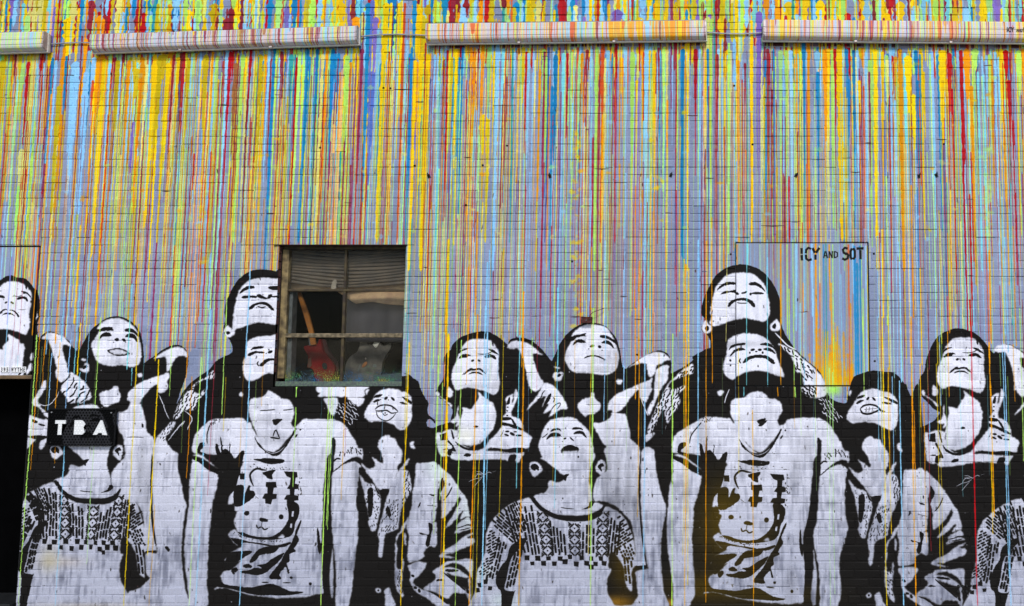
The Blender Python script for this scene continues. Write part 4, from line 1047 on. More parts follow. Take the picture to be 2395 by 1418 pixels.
def mural_mat(name, tone=0.1, bare=0.0, bump=0.25, rough=0.55, gain=1.0):
    """wall paint: the mural picture laid over the wall face by the wall's own coordinates, with brick tone, pinholes and grit"""
    m, nt, b, link = new_mat(name)
    tc = nt.nodes.new('ShaderNodeTexCoord'); tc.object = wall
    mp = nt.nodes.new('ShaderNodeSeparateXYZ'); link(tc.outputs['Object'], mp.inputs[0])
    def lin(sock, a, bb):
        r = nt.nodes.new('ShaderNodeMapRange'); r.clamp = False
        r.inputs[1].default_value = a; r.inputs[2].default_value = bb
        link(sock, r.inputs[0]); return r.outputs[0]
    cb = nt.nodes.new('ShaderNodeCombineXYZ')
    link(lin(mp.outputs[0], MX0, MX0 + MW * RES), cb.inputs[0]); link(lin(mp.outputs[2], MZ1 - MH * RES, MZ1), cb.inputs[1])
    im = nt.nodes.new('ShaderNodeTexImage'); im.image = mural_image; im.extension = 'EXTEND'
    link(cb.outputs[0], im.inputs[0])
    geo = nt.nodes.new('ShaderNodeNewGeometry')
    tn = nt.nodes.new('ShaderNodeMapRange'); tn.inputs[3].default_value = (1 - tone) * gain; tn.inputs[4].default_value = gain
    link(geo.outputs['Random Per Island'], tn.inputs[0])
    mul = nt.nodes.new('ShaderNodeMix'); mul.data_type = 'RGBA'; mul.blend_type = 'MULTIPLY'; mul.inputs[0].default_value = 1
    link(im.outputs[0], mul.inputs[6]); link(tn.outputs[0], mul.inputs[7])
    nz = nt.nodes.new('ShaderNodeTexNoise'); nz.inputs['Scale'].default_value = 26; nz.inputs['Detail'].default_value = 8; nz.inputs['Roughness'].default_value = 0.7
    link(tc.outputs['Object'], nz.inputs['Vector'])
    thr = nt.nodes.new('ShaderNodeMapRange'); thr.inputs[1].default_value = 0.70 - 0.30 * bare; thr.inputs[2].default_value = 0.76 - 0.12 * bare
    link(nz.outputs['Fac'], thr.inputs[0])
    mx = nt.nodes.new('ShaderNodeMix'); mx.data_type = 'RGBA'
    if bare >= 0:
        link(thr.outputs[0], mx.inputs[0])
    else:
        mx.inputs[0].default_value = 0
    link(mul.outputs[2], mx.inputs[6]); mx.inputs[7].default_value = (0.085, 0.045, 0.04, 1)
    link(mx.outputs[2], b.inputs['Base Color'])
    b.inputs['Roughness'].default_value = rough
    b.inputs['Specular IOR Level'].default_value = 0.08
    nb = nt.nodes.new('ShaderNodeTexNoise'); nb.inputs['Scale'].default_value = 90; nb.inputs['Detail'].default_value = 6
    link(tc.outputs['Object'], nb.inputs['Vector'])
    bp = nt.nodes.new('ShaderNodeBump'); bp.inputs['Strength'].default_value = bump; bp.inputs['Distance'].default_value = 0.004
    link(nb.outputs['Fac'], bp.inputs['Height']); link(bp.outputs[0], b.inputs['Normal'])
    return m

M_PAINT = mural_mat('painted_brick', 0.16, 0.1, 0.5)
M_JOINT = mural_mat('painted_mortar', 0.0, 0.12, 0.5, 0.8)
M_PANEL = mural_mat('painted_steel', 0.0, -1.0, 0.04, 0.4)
M_BARE = mat('bare_brick', (0.10, 0.035, 0.03), 0.85, 0, 0.4, 25, 0.4)
M_SEAM = mat('black_steel', (0.012, 0.012, 0.013), 0.5, 0.3, 0.3, 40, 0.1)
M_RUST = mat('rusty_frame', (0.075, 0.055, 0.022), 0.65, 0.2, 0.4, 22, 0.4, col2=(0.03, 0.02, 0.013))
M_OCHRE = mat('ochre_frame', (0.27, 0.20, 0.09), 0.6, 0.1, 0.5, 14, 0.4, col2=(0.07, 0.05, 0.025))
M_GREY = mat('grey_frame', (0.16, 0.17, 0.17), 0.6, 0.1, 0.4, 18, 0.2)

# ------------------------------------------------------------------ mesh helpers
def link_obj(name, me, parent=None, mats=()):
    for m in mats:
        me.materials.append(m)
    o = bpy.data.objects.new(name, me)
    C.objects.link(o)
    if parent is not None:
        o.parent = parent
    return o

class MB:
    def __init__(s):
        s.v, s.f, s.m, s.uv = [], [], [], None
    def box(s, x0, x1, y0, y1, z0, z1, mi=0, bev=0.0):
        n = len(s.v)
        if bev <= 0:
            s.v += [(x, y, z) for x in (x0, x1) for y in (y0, y1) for z in (z0, z1)]
            s.f += [tuple(n + i for i in q) for q in ((0, 1, 3, 2), (4, 6, 7, 5), (0, 4, 5, 1), (2, 3, 7, 6), (0, 2, 6, 4), (1, 5, 7, 3))]
            s.m += [mi] * 6
        else:
            bm = bmesh.new()
            bmesh.ops.create_cube(bm, size=1.0)
            for v in bm.verts:
                v.co = Vector(((x0 + x1) / 2 + v.co.x * (x1 - x0), (y0 + y1) / 2 + v.co.y * (y1 - y0), (z0 + z1) / 2 + v.co.z * (z1 - z0)))
            bmesh.ops.bevel(bm, geom=list(bm.edges), offset=bev, segments=2, affect='EDGES', profile=0.5)
            s.add_bm(bm, mi)
        return s
    def add_bm(s, bm, mi=0):
        n = len(s.v)
        bm.verts.index_update()
        s.v += [tuple(v.co) for v in bm.verts]
        s.f += [tuple(n + v.index for v in f.verts) for f in bm.faces]
        s.m += [mi] * len(bm.faces)
        bm.free()
    def prism(s, pts, y0, y1, mi=0, bev=0.0):
        """outline in the wall plane (x, z), thickness from y0 (street side) to y1"""
        bm = bmesh.new()
        a = sum(p[0] * q[1] - q[0] * p[1] for p, q in zip(pts, pts[1:] + pts[:1]))
        if a < 0:
            pts = pts[::-1]
        fr = [bm.verts.new((x, y0, z)) for x, z in pts]
        bk = [bm.verts.new((x, y1, z)) for x, z in pts]
        f0 = bm.faces.new(fr); bm.faces.new(bk[::-1])
        for i in range(len(pts)):
            j = (i + 1) % len(pts)
            bm.faces.new((fr[j], fr[i], bk[i], bk[j]))
        if bev:
            bmesh.ops.bevel(bm, geom=list(f0.edges), offset=bev, segments=3, affect='EDGES', profile=0.5)
        bmesh.ops.triangulate(bm, faces=[f for f in bm.faces if len(f.verts) > 4])
        bmesh.ops.recalc_face_normals(bm, faces=list(bm.faces))
        s.add_bm(bm, mi)
        return s
    def tube(s, pts, r, n=8, mi=0):
        p = [Vector(q) for q in pts]
        base = len(s.v)
        for i, q in enumerate(p):
            d = (p[min(i + 1, len(p) - 1)] - p[max(i - 1, 0)]).normalized()
            a = d.orthogonal().normalized() if abs(d.z) > 0.95 else d.cross(Vector((0, 0, 1))).normalized()
            b = d.cross(a)
            rr = r[i] if isinstance(r, (list, tuple)) else r
            s.v += [tuple(q + a * math.cos(t * 2 * math.pi / n) * rr + b * math.sin(t * 2 * math.pi / n) * rr) for t in range(n)]
        for i in range(len(p) - 1):
            for t in range(n):
                s.f.append((base + i * n + t, base + i * n + (t + 1) % n, base + (i + 1) * n + (t + 1) % n, base + (i + 1) * n + t)); s.m.append(mi)
        s.f.append(tuple(base + t for t in range(n))[::-1]); s.m.append(mi)
        s.f.append(tuple(base + (len(p) - 1) * n + t for t in range(n))); s.m.append(mi)
        return s
    def build(s, name, mats, parent=None, smooth=False):
        me = bpy.data.meshes.new(name)
        me.from_pydata(s.v, [], s.f)
        mats = mats if isinstance(mats, (list, tuple)) else [mats]
        me.polygons.foreach_set('material_index', s.m)
        if smooth:
            me.polygons.foreach_set('use_smooth', [True] * len(s.f))
        me.update()
        return link_obj(name, me, parent, mats)

def thing(name, label, cat, loc=(0, 0, 0), group=None):
    o = bpy.data.objects.new(name, None); C.objects.link(o)
    o.location = loc; o['label'] = label; o['category'] = cat
    if group:
        o['group'] = group
    return o

# ------------------------------------------------------------------ the setting: pavement, kerb and street in front of the wall
def slab(name, x0, x1, y0, y1, z0, z1, m):
    o = MB().box(x0, x1, y0, y1, z0, z1).build(name, m)
    o['kind'] = 'structure'
    return o
M_CONC = mat('concrete', (0.30, 0.29, 0.27), 0.85, 0, 0.25, 6, 0.3)
M_ASPH = mat('asphalt', (0.05, 0.05, 0.052), 0.9, 0, 0.3, 40, 0.5)
slab('ground', -250, 250, -250, 60, -1.2, -0.135, M_ASPH)
slab('pavement', -60, 60, -3.6, 0.35, -0.13, 0.0, M_CONC)
slab('kerb', -60, 60, -3.78, -3.603, -0.13, 0.004, mat('kerb_stone', (0.34, 0.33, 0.32), 0.8, 0, 0.2, 9, 0.3))

# ------------------------------------------------------------------ openings in the wall (metres)
WX0, WX1 = X(653, 573), X(949.5, 573)
WZ0, WZ1 = Z(905), Z(573)
PX0, PX1 = X(1720, 567), X(2031.5, 567)
PZ0, PZ1 = Z(904), Z(567)
DX1 = X(95, 575)
TZ0, TZ1 = Z(878), Z(575)                       # the painted panel over the door
LX, RX, TOPZ = -8.6, 4.9, 6.05
OPEN = [(WX0, WX1, WZ0, WZ1), (PX0, PX1, PZ0, PZ1), (LX - 1, DX1, 0.0, TZ1)]
ROWLOCK = [(WX0 - 0.02, WX1 + 0.02, WZ0 - 0.093, WZ0), (PX0 - 0.02, PX1 + 0.02, PZ0 - 0.093, PZ0)]   # bricks set on edge under window and panel
BLOCK = [(WX0, WX1, WZ0, WZ1), (PX0, PX1, PZ0, PZ1), OPEN[2], ROWLOCK[0], ROWLOCK[1]]
JT = 0.0088                                      # joint
bricks = []                                       # x0, x1, z0, z1, bare-left, bare-right, kind
nc0 = int(math.floor((0.0 - COURSE0) / COURSE))
k = nc0
while COURSE0 + k * COURSE < TOPZ:
    za, zb = COURSE0 + k * COURSE, COURSE0 + (k + 1) * COURSE - JT
    k += 1
    if zb < 0.02:
        continue
    za = max(za, 0.006)
    header = (k % 7 == 3)
    segs = [(LX, RX, za, zb)]
    for bx0, bx1, bz0, bz1 in BLOCK:
        out = []
        for s0, s1, a, b in segs:
            if b <= bz0 or a >= bz1 or s1 <= bx0 or s0 >= bx1:
                out.append((s0, s1, a, b)); continue
            if s0 < bx0: out.append((s0, bx0, a, b))
            if s1 > bx1: out.append((bx1, s1, a, b))
            m0, m1 = max(s0, bx0), min(s1, bx1)
            if a < bz0 - 0.02: out.append((m0, m1, a, bz0 - JT))
            if b > bz1 + 0.02: out.append((m0, m1, bz1 + 0.002, b))
        segs = out
    mod = 0.1045 if header else 0.2135
    off = rnd.uniform(-0.012, 0.012) + (mod / 2 if k % 2 else 0) + (0.02 if header else 0)
    for s0, s1, a, b in segs:
        i = math.floor((s0 - off) / mod)
        while off + i * mod < s1:
            b0, b1 = off + i * mod, off + (i + 1) * mod - JT
            if not header and (i * 7 + k * 13) % 41 == 0:           # here and there a pair of half bricks
                cells = [(b0, b0 + 0.0965), (b0 + 0.107, b1)]
            else:
                cells = [(b0, b1)]
            for c0, c1 in cells:
                j0, j1 = rnd.uniform(-.0022, .0022), rnd.uniform(-.0022, .0022)
                cut0, cut1 = c0 < s0, c1 > s1
                c0, c1 = (s0 if cut0 else c0 + j0), (s1 if cut1 else c1 + j1)
                if c1 - c0 > 0.022:
                    near = lambda x: any(abs(x - o) < 0.004 for q in OPEN for o in q[:2])
                    bricks.append((c0, c1, a + rnd.uniform(-.0012, .0012), b + rnd.uniform(-.0012, .0012), near(c0), near(c1), 'h' if header else 's'))
            i += 1
for bx0, bx1, bz0, bz1 in ROWLOCK:
    x = bx0
    while x < bx1 - 0.02:
        w = 0.0575 + rnd.uniform(-.002, .002)
        bricks.append((x, min(x + w, bx1), bz0 + rnd.uniform(0, .002), bz1 - 0.003, False, False, 'r'))
        x += w + JT
BD, CH = 0.095, 0.0032
def brick_geo(x0, x1, z0, z1, bl, br, jit, y=0.0):
    """one brick: worn front face with chamfered edges, sides running back into the wall"""
    q = jit
    fr = [(x0 + CH * q[0], y, z0 + CH * q[1]), (x1 - CH * q[2], y, z0 + CH * q[3]), (x1 - CH * q[4], y, z1 - CH * q[5]), (x0 + CH * q[6], y, z1 - CH * q[7])]
    md = [(x0, y + CH * 0.8, z0), (x1, y + CH * 0.8, z0), (x1, y + CH * 0.8, z1), (x0, y + CH * 0.8, z1)]
    bk = [(x0, y + BD, z0), (x1, y + BD, z0), (x1, y + BD, z1), (x0, y + BD, z1)]
    f = [(0, 1, 2, 3)] + [(4 + i, 4 + (i + 1) % 4, (i + 1) % 4, i) for i in range(4)] + [(8 + i, 8 + (i + 1) % 4, 4 + (i + 1) % 4, 4 + i) for i in range(4)]
    m = [0] * 6 + [1 if br else 0, 0, 1 if bl else 0]
    return fr + md + bk, f, m

def jitter():
    q = [rnd.uniform(0.55, 1.9) for _ in range(8)]
    if rnd.random() < 0.16:
        q[rnd.randrange(8)] = rnd.uniform(2.5, 5)
    return q

# the bricks that show largest are objects of their own, on a dozen shared meshes
def score(b):
    x0, x1, z0, z1, bl, br, kd = b
    if kd != 's' or bl or br or not (0.195 < x1 - x0 < 0.21) or not (0.05 < z1 - z0 < 0.061):
        return -1
    u0, v0 = uv_of(x0, z0); u1, v1 = uv_of(x1, z1)
    if u0 < 4 or u1 > 2391 or v0 > 1414 or v1 < 4:
        return -1
    return (u1 - u0) * (v0 - v1)
order = sorted(range(len(bricks)), key=lambda i: -score(bricks[i]))
single = [i for i in order[:300] if score(bricks[i]) > 0]
W0, H0 = 0.203, 0.0572
variants = []
for i in range(14):
    v, f, m = brick_geo(-W0 / 2, W0 / 2, -H0 / 2, H0 / 2, False, False, jitter())
    me = bpy.data.meshes.new('brick'); me.from_pydata(v, [], f); me.materials.append(M_PAINT); me.update()
    variants.append(me)
for i in single:
    x0, x1, z0, z1 = bricks[i][:4]
    o = bpy.data.objects.new('brick', variants[rnd.randrange(14)])
    C.objects.link(o); o.parent = wall
    o.location = ((x0 + x1) / 2, rnd.uniform(-0.0015, 0.002), (z0 + z1) / 2)
    o.rotation_euler = (rnd.gauss(0, 0.018), rnd.gauss(0, 0.003), rnd.gauss(0, 0.007))
    o.scale = ((x1 - x0) / W0, 1, (z1 - z0) / H0)
rest = MB()
ss = set(single)
for i, b in enumerate(bricks):
    if i in ss:
        continue
    n = len(rest.v)
    v, f, m = brick_geo(*b[:6], jitter(), rnd.uniform(-0.0026, 0.0026))
    tx, tz = rnd.gauss(0, 0.007), rnd.gauss(0, 0.018)
    cx, cz = (b[0] + b[1]) / 2, (b[2] + b[3]) / 2
    v = [(p[0], p[1] + (p[0] - cx) * tx + (p[2] - cz) * tz, p[2]) for p in v]
    rest.v += v; rest.f += [tuple(n + a for a in q) for q in f]; rest.m += m
o = rest.build('brickwork', [M_PAINT, M_BARE], wall)
o['kind'] = 'stuff'
# mortar bed behind the faces, left out where the openings are
mort = MB()
ZL = Z(75)
xs = sorted({LX, RX, WX0 - 0.001, WX1 + 0.001, PX0 - 0.001, PX1 + 0.001, DX1 + 0.001})
zs = sorted({0.0, TOPZ, WZ0 - 0.001, WZ1 + 0.001, PZ0 - 0.001, PZ1 + 0.001, TZ1 + 0.001})
# each bed joint is filled to its own depth: flush and painted over in places, raked out in others
cuts = sorted(set(zs) | {COURSE0 + i * COURSE + COURSE * 0.4 for i in range(nc0, nc0 + 110) if 0 < COURSE0 + i * COURSE + COURSE * 0.4 < TOPZ})
for z0, z1 in zip(cuts, cuts[1:]):
    for x0, x1 in zip(xs, xs[1:]):
        cx, cz = (x0 + x1) / 2, (z0 + z1) / 2
        if any(a < cx < b and c < cz < d for a, b, c, d in OPEN):
            continue
        x = x0
        while x < x1 - 1e-6:
            xe = min(x + rnd.uniform(0.08, 0.5), x1)
            if x1 - xe < 0.05: xe = x1
            y = 0.0024 + 0.0065 * rnd.random() ** 1.3 if cz > ZL else 0.0019 + 0.0044 * rnd.random() ** 1.7
            n = len(mort.v)
            mort.v += [(x, y, z0), (xe, y, z0), (xe, y, z1), (x, y, z1)]; mort.f.append((n, n + 1, n + 2, n + 3)); mort.m.append(0)
            x = xe
mort.build('mortar', M_JOINT, wall)
# solid backing wall: closes the building behind the brick skin
back = MB()
for x0, x1 in zip(xs, xs[1:]):
    for z0, z1 in zip(zs, zs[1:]):
        cx, cz = (x0 + x1) / 2, (z0 + z1) / 2
        if not any(a < cx < b and c < cz < d for a, b, c, d in OPEN):
            back.box(x0, x1, 0.1, 0.3, z0, z1)
back.build('wall_core', M_BARE, wall)
MB().box(LX, RX, -0.05, 0.3, TOPZ + 0.002, TOPZ + 0.1).build('coping', M_CONC, wall)

# ------------------------------------------------------------------ painted steel panel let into the wall (right)
pan = MB().box(PX0 + 0.007, PX1 - 0.011, 0.004, 0.03, PZ0 + 0.010, PZ1 - 0.008, 0, 0.002).build('access_panel', M_PANEL, wall)
pan['label'] = 'flush grey steel panel with black edges and a stencilled signature'
MB().box(PX0, PX1, 0.02, 0.09, PZ0, PZ1).build('panel_frame', M_SEAM, pan)
for zz in (PZ1 - 0.16, (PZ0 + PZ1) / 2, PZ0 + 0.14):
    MB().tube([(PX1 - 0.0045, 0.006, zz - 0.04), (PX1 - 0.0045, 0.006, zz + 0.04)], 0.0055).build('hinge', M_SEAM, pan)

# ------------------------------------------------------------------ door opening on the left with the painted panel above it
tp = MB().box(LX, DX1 - 0.016, 0.006, 0.03, TZ0, TZ1 - 0.012, 0, 0.002).build('transom_panel', M_PANEL, wall)
tp['label'] = 'painted steel panel above the black doorway'
MB().box(LX, DX1 - 0.001, 0.031, 0.11, TZ0, TZ1).build('panel_frame', M_SEAM, tp)
zl = Z(885.5)
door = MB().box(LX, DX1 - 0.02, 0.34, 0.40, 0.03, zl).build('door', mat('black_door', (0.0012, 0.0012, 0.0014), 1.0, 0, 0.3, 8, 0.1, spec=0.02), wall)
MB().box(LX, DX1 - 0.001, 0.0, 0.33, zl - 0.004, TZ0 - 0.001, 0, 0.004).build('door_lintel', mat('brown_wood', (0.16, 0.10, 0.05), 0.7, 0, 0.4, 12, 0.2), wall)
MB().box(DX1 - 0.019, DX1 - 0.0005, 0.02, 0.42, 0.0, zl - 0.004).build('door_jamb', M_SEAM, wall)
MB().box(LX, DX1 - 0.02, -0.04, 0.339, 0.001, 0.085, 0, 0.006).build('threshold', mat('worn_step', (0.012, 0.013, 0.014), 0.6, 0.2, 0.4, 14, 0.2), wall)

# ------------------------------------------------------------------ vent holes drilled low on the right
vh = MB()
for r, v in enumerate((1370.5, 1383)):
    for u in (2241, 2251, 2261, 2270):
        x, z = X(u, v), Z(v)
        vh.tube([(x, -0.0055, z), (x, 0.004, z)], 0.0105, 10)
vh.build('vent_hole', M_SEAM, wall)

# ------------------------------------------------------------------ the window
win = thing('window', '', 'window'); del win['label']; del win['category']
win.parent = wall
win['label'] = 'six pane steel window with rusty bars and two guitars behind it'
FY = 0.085                                          # glass line: set back from the brick face
fb = MB()
fx0, fx1 = WX0 + 0.016, WX1 - 0.001
def bar(name, x0, x1, z0, z1, m, y0=FY - 0.02, y1=FY + 0.03, bev=0.004):
    return MB().box(x0, x1, y0, y1, z0, z1, 0, bev).build(name, m, win)
WW = lambda u, v: X(u, v, FY)
ZZ = lambda v: Z(v, FY)
xl = WW(672.5, 740)
bar('frame', X(657, 740, FY), xl - 0.001, WZ0 + 0.07, WZ1 - 0.03, M_OCHRE)                # left stile
bar('frame', WW(945.5, 740), fx1, WZ0 + 0.05, WZ1 - 0.03, M_RUST)
bar('head', WX0 + 0.002, fx1, WZ1 - 0.029, WZ1 - 0.001, M_RUST, FY - 0.03)
bar('sill', WX0 + 0.002, fx1, WZ0 + 0.003, ZZ(892.5), mat('speckled_sill', (0.06, 0.07, 0.075), 0.6, 0, 0.4, 60, 0.3, col2=(0.10, 0.15, 0.10)), FY - 0.055, FY + 0.03)
MB().box(WX0 - 0.045, WX1 + 0.012, -0.012, 0.06, WZ1 - 0.003, WZ1 + 0.0015).build('lintel', mat('steel_lintel', (0.05, 0.02, 0.015), 0.7, 0.2, 0.5, 20, 0.3), win)
xm = WW(804.5, 740)
zb1, zb2 = ZZ(679.5), ZZ(785)
bar('glazing_bar', xm - 0.010, xm + 0.010, zb1 + 0.0105, WZ1 - 0.0295, M_RUST, FY - 0.012)
bar('glazing_bar', xm - 0.012, xm + 0.012, zb2 + 0.0185, zb1 - 0.0105, M_RUST, FY - 0.012)
bar('glazing_bar', xm - 0.012, xm + 0.012, ZZ(892.5), zb2 - 0.0185, M_RUST, FY - 0.012)
bar('glazing_bar', xl, WW(945.5, 740) - 0.001, zb1 - 0.010, zb1 + 0.010, M_RUST, FY - 0.014)
bar('glazing_bar', xl, WW(945.5, 740) - 0.001, zb2 - 0.018, zb2 + 0.018, mat('worn_rail', (0.22, 0.17, 0.10), 0.6, 0.1, 0.6, 34, 0.5, col2=(0.07, 0.055, 0.03)), FY - 0.022)
bar('inner_post', xl + 0.001, xl + 0.040, ZZ(892.5) + 0.001, zb2 - 0.019, M_GREY, FY + 0.014, FY + 0.10)
bar('inner_post', xl + 0.001, xl + 0.030, zb2 + 0.019, zb1 - 0.011, M_GREY, FY + 0.014, FY + 0.10)
# left reveal: dark timber between the brick and the steel
MB().box(WX0 + 0.0005, X(656.5, 740, FY) - 0.001, 0.045, FY + 0.03, WZ0 + 0.004, WZ1 - 0.03, 0, 0.002).build('reveal', mat('dark_reveal', (0.022, 0.014, 0.012), 0.8, 0, 0.4, 20, 0.3), win)
# glass: clear, a little dusty; paint mist along the bottom row
def glass_mat(name, dust, mist):
    m, nt, b, link = new_mat(name)
    nt.nodes.remove(b)
    out = nt.nodes['Material Output']
    tr = nt.nodes.new('ShaderNodeBsdfTransparent'); tr.inputs[0].default_value = (0.86, 0.87, 0.86, 1)
    gl = nt.nodes.new('ShaderNodeBsdfGlossy'); gl.inputs['Roughness'].default_value = 0.02
    fr = nt.nodes.new('ShaderNodeFresnel'); fr.inputs[0].default_value = 1.12
    m1 = nt.nodes.new('ShaderNodeMixShader'); link(fr.outputs[0], m1.inputs[0]); link(tr.outputs[0], m1.inputs[1]); link(gl.outputs[0], m1.inputs[2])
    tc = nt.nodes.new('ShaderNodeTexCoord'); tc.object = wall
    nz = nt.nodes.new('ShaderNodeTexNoise'); nz.inputs['Scale'].default_value = 5; nz.inputs['Detail'].default_value = 5
    link(tc.outputs['Object'], nz.inputs['Vector'])
    r = nt.nodes.new('ShaderNodeMapRange'); r.inputs[1].default_value = 0.3; r.inputs[2].default_value = 0.8; r.inputs[3].default_value = dust * 0.4; r.inputs[4].default_value = dust * 1.5
    link(nz.outputs['Fac'], r.inputs[0])
    df = nt.nodes.new('ShaderNodeBsdfDiffuse'); df.inputs[0].default_value = (0.30, 0.27, 0.22, 1)
    m2 = nt.nodes.new('ShaderNodeMixShader'); link(r.outputs[0], m2.inputs[0]); link(m1.outputs[0], m2.inputs[1]); link(df.outputs[0], m2.inputs[2])
    last = m2
    if mist:
        sp = nt.nodes.new('ShaderNodeSeparateXYZ'); link(tc.outputs['Object'], sp.inputs[0])
        hgt = nt.nodes.new('ShaderNodeMapRange'); hgt.inputs[1].default_value = ZZ(842); hgt.inputs[2].default_value = ZZ(893)
        link(sp.outputs[2], hgt.inputs[0])
        vo = nt.nodes.new('ShaderNodeTexNoise'); vo.inputs['Scale'].default_value = 120; vo.inputs['Detail'].default_value = 3
        link(tc.outputs['Object'], vo.inputs['Vector'])
        ml = nt.nodes.new('ShaderNodeMath'); ml.operation = 'MULTIPLY_ADD'; link(hgt.outputs[0], ml.inputs[0]); ml.inputs[1].default_value = 0.24; ml.inputs[2].default_value = -0.71
        ad = nt.nodes.new('ShaderNodeMath'); link(ml.outputs[0], ad.inputs[0]); link(vo.outputs['Fac'], ad.inputs[1])
        st = nt.nodes.new('ShaderNodeMapRange'); st.inputs[1].default_value = 0.0; st.inputs[2].default_value = 0.10; link(ad.outputs[0], st.inputs[0])
        st.inputs[4].default_value = 0.8
        cn = nt.nodes.new('ShaderNodeTexNoise'); cn.inputs['Scale'].default_value = 9; cn.inputs['Detail'].default_value = 3; link(tc.outputs['Object'], cn.inputs['Vector'])
        cr = nt.nodes.new('ShaderNodeValToRGB'); link(cn.outputs['Fac'], cr.inputs[0])
        e = cr.color_ramp.elements
        e[0].position = 0.34; e[0].color = (0.03, 0.14, 0.30, 1); e[1].position = 0.66; e[1].color = (0.30, 0.30, 0.06, 1)
        x = e.new(0.46); x.color = (0.08, 0.12, 0.14, 1)
        x = e.new(0.54); x.color = (0.06, 0.24, 0.12, 1)
        d2 = nt.nodes.new('ShaderNodeBsdfDiffuse'); link(cr.outputs[0], d2.inputs[0])
        last = nt.nodes.new('ShaderNodeMixShader'); link(st.outputs[0], last.inputs[0]); link(m2.outputs[0], last.inputs[1]); link(d2.outputs[0], last.inputs[2])
    link(last.outputs[0], out.inputs[0])
    return m
G_UP, G_LO = glass_mat('dusty_glass', 0.05, False), glass_mat('misted_glass', 0.025, True)
G_CL = glass_mat('clear_glass', 0.004, False)
cols = ((xl, xm - 0.0105), (xm + 0.0105, WW(945.5, 740) - 0.001))
rows = ((zb1 + 0.0105, WZ1 - 0.0295, G_UP), (zb2 + 0.0185, zb1 - 0.0105, None), (ZZ(892.5) + 0.0005, zb2 - 0.0185, G_LO))
for a, b in cols:
    for c, d, g in rows:
        MB().box(a, b, FY + 0.004, FY + 0.008, c, d).build('pane', g or (G_CL if a == xl else G_UP), win)
# dark room behind
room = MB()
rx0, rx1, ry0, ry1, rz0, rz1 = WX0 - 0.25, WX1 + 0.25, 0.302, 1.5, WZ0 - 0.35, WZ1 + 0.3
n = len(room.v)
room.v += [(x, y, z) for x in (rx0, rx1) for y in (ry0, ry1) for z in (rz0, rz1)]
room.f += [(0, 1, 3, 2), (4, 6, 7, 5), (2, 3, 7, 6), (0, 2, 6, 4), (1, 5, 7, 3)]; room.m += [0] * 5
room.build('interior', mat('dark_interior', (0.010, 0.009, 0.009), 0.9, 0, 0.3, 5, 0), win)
MB().box(WX0 + 0.001, WX1 - 0.001, FY + 0.031, 0.44, WZ0 + 0.001, Z(903, 0.2), 0, 0.003).build('inner_sill', mat('inner_sill', (0.05, 0.045, 0.04), 0.8, 0, 0.4, 15, 0.2), win)

# sagging slatted blind behind the top row
blind = thing('window_blind', 'sagging brown slatted blind behind the upper window panes', 'blind', (xm, 0.16, WZ1 - 0.04))
M_SLAT = mat('blind_slat', (0.15, 0.112, 0.08), 0.75, 0, 0.3, 9, 0.1, col2=(0.10, 0.08, 0.066))
bx0, bx1 = xl - 0.02, WW(945.5, 740) + 0.02
slat_n = 11
for i in range(slat_n):
    s = MB(); N = 14
    zt = WZ1 - 0.002 - i * 0.0275
    sag = 0.010 + 0.0022 * i
    for j in range(N + 1):
        t = j / N
        x = bx0 + (bx1 - bx0) * t
        dz = -sag * (1 - (2 * t - 1) ** 2) - 0.018 * (1 - abs(2 * t - 1)) + 0.005 * math.sin(7 * t + i)
        for y, z in ((0.150, zt + dz), (0.139, zt - 0.0265 + dz), (0.142, zt - 0.028 + dz), (0.153, zt - 0.0015 + dz)):
            s.v.append((x - xm, y - 0.16, z - (WZ1 - 0.04)))
    for j in range(N):
        for q in range(4):
            a, b = j * 4 + q, j * 4 + (q + 1) % 4
            s.f.append((a, a + 4, b + 4, b)); s.m.append(0)
    s.build('slat', M_SLAT, blind, True)

def sheet(name, label, cat, pts_top, pts_bot, y, m, amp):
    """hanging cloth between an upper and a lower edge, with folds"""
    N, K = 30, 12
    s = MB()
    tx, tz = [p[0] for p in pts_top], [p[1] for p in pts_top]
    bx, bz = [p[0] for p in pts_bot], [p[1] for p in pts_bot]
    for j in range(N + 1):
        t = j / N
        for i in range(K + 1):
            q = i / K
            a = np.interp(t, np.linspace(0, 1, len(tx)), tx), np.interp(t, np.linspace(0, 1, len(tz)), tz)
            b = np.interp(t, np.linspace(0, 1, len(bx)), bx), np.interp(t, np.linspace(0, 1, len(bz)), bz)
            s.v.append((a[0] * (1 - q) + b[0] * q, y + amp * math.sin(11 * t + 2 * q) * (0.3 + q) + amp * 0.5 * math.sin(29 * t + 5 * q), a[1] * (1 - q) + b[1] * q))
    for j in range(N):
        for i in range(K):
            a = j * (K + 1) + i
            s.f.append((a, a + 1, a + K + 2, a + K + 1)); s.m.append(0)
    o = s.build(name, m, None, True)
    md = o.modifiers.new('thick', 'SOLIDIFY'); md.thickness = 0.002
    o['label'] = label; o['category'] = cat
    return o
P = lambda pts, y: [(X(u, v, y), Z(v, y)) for u, v in pts]
sheet('curtain', 'tan cloth strip behind the right middle window pane', 'curtain', P([(650, 640), (800, 640), (960, 640)], 0.19), P([(650, 678), (690, 678), (730, 677), (780, 677), (800, 690), (830, 711), (870, 706), (905, 712), (960, 716)], 0.19), 0.19,
      mat('tan_cloth', (0.78, 0.52, 0.29), 0.9, 0, 0.35, 14, 0.2, col2=(0.58, 0.36, 0.22)), 0.006)
sheet('plastic_sheet', 'dull purple grey plastic sheet hanging behind the right middle window pane', 'sheet', P([(800, 690), (830, 700), (870, 696), (905, 700), (965, 700)], 0.24), P([(800, 800), (965, 800)], 0.24), 0.24,
      mat('grey_plastic', (0.075, 0.068, 0.078), 0.5, 0, 0.3, 5, 0.1), 0.008)

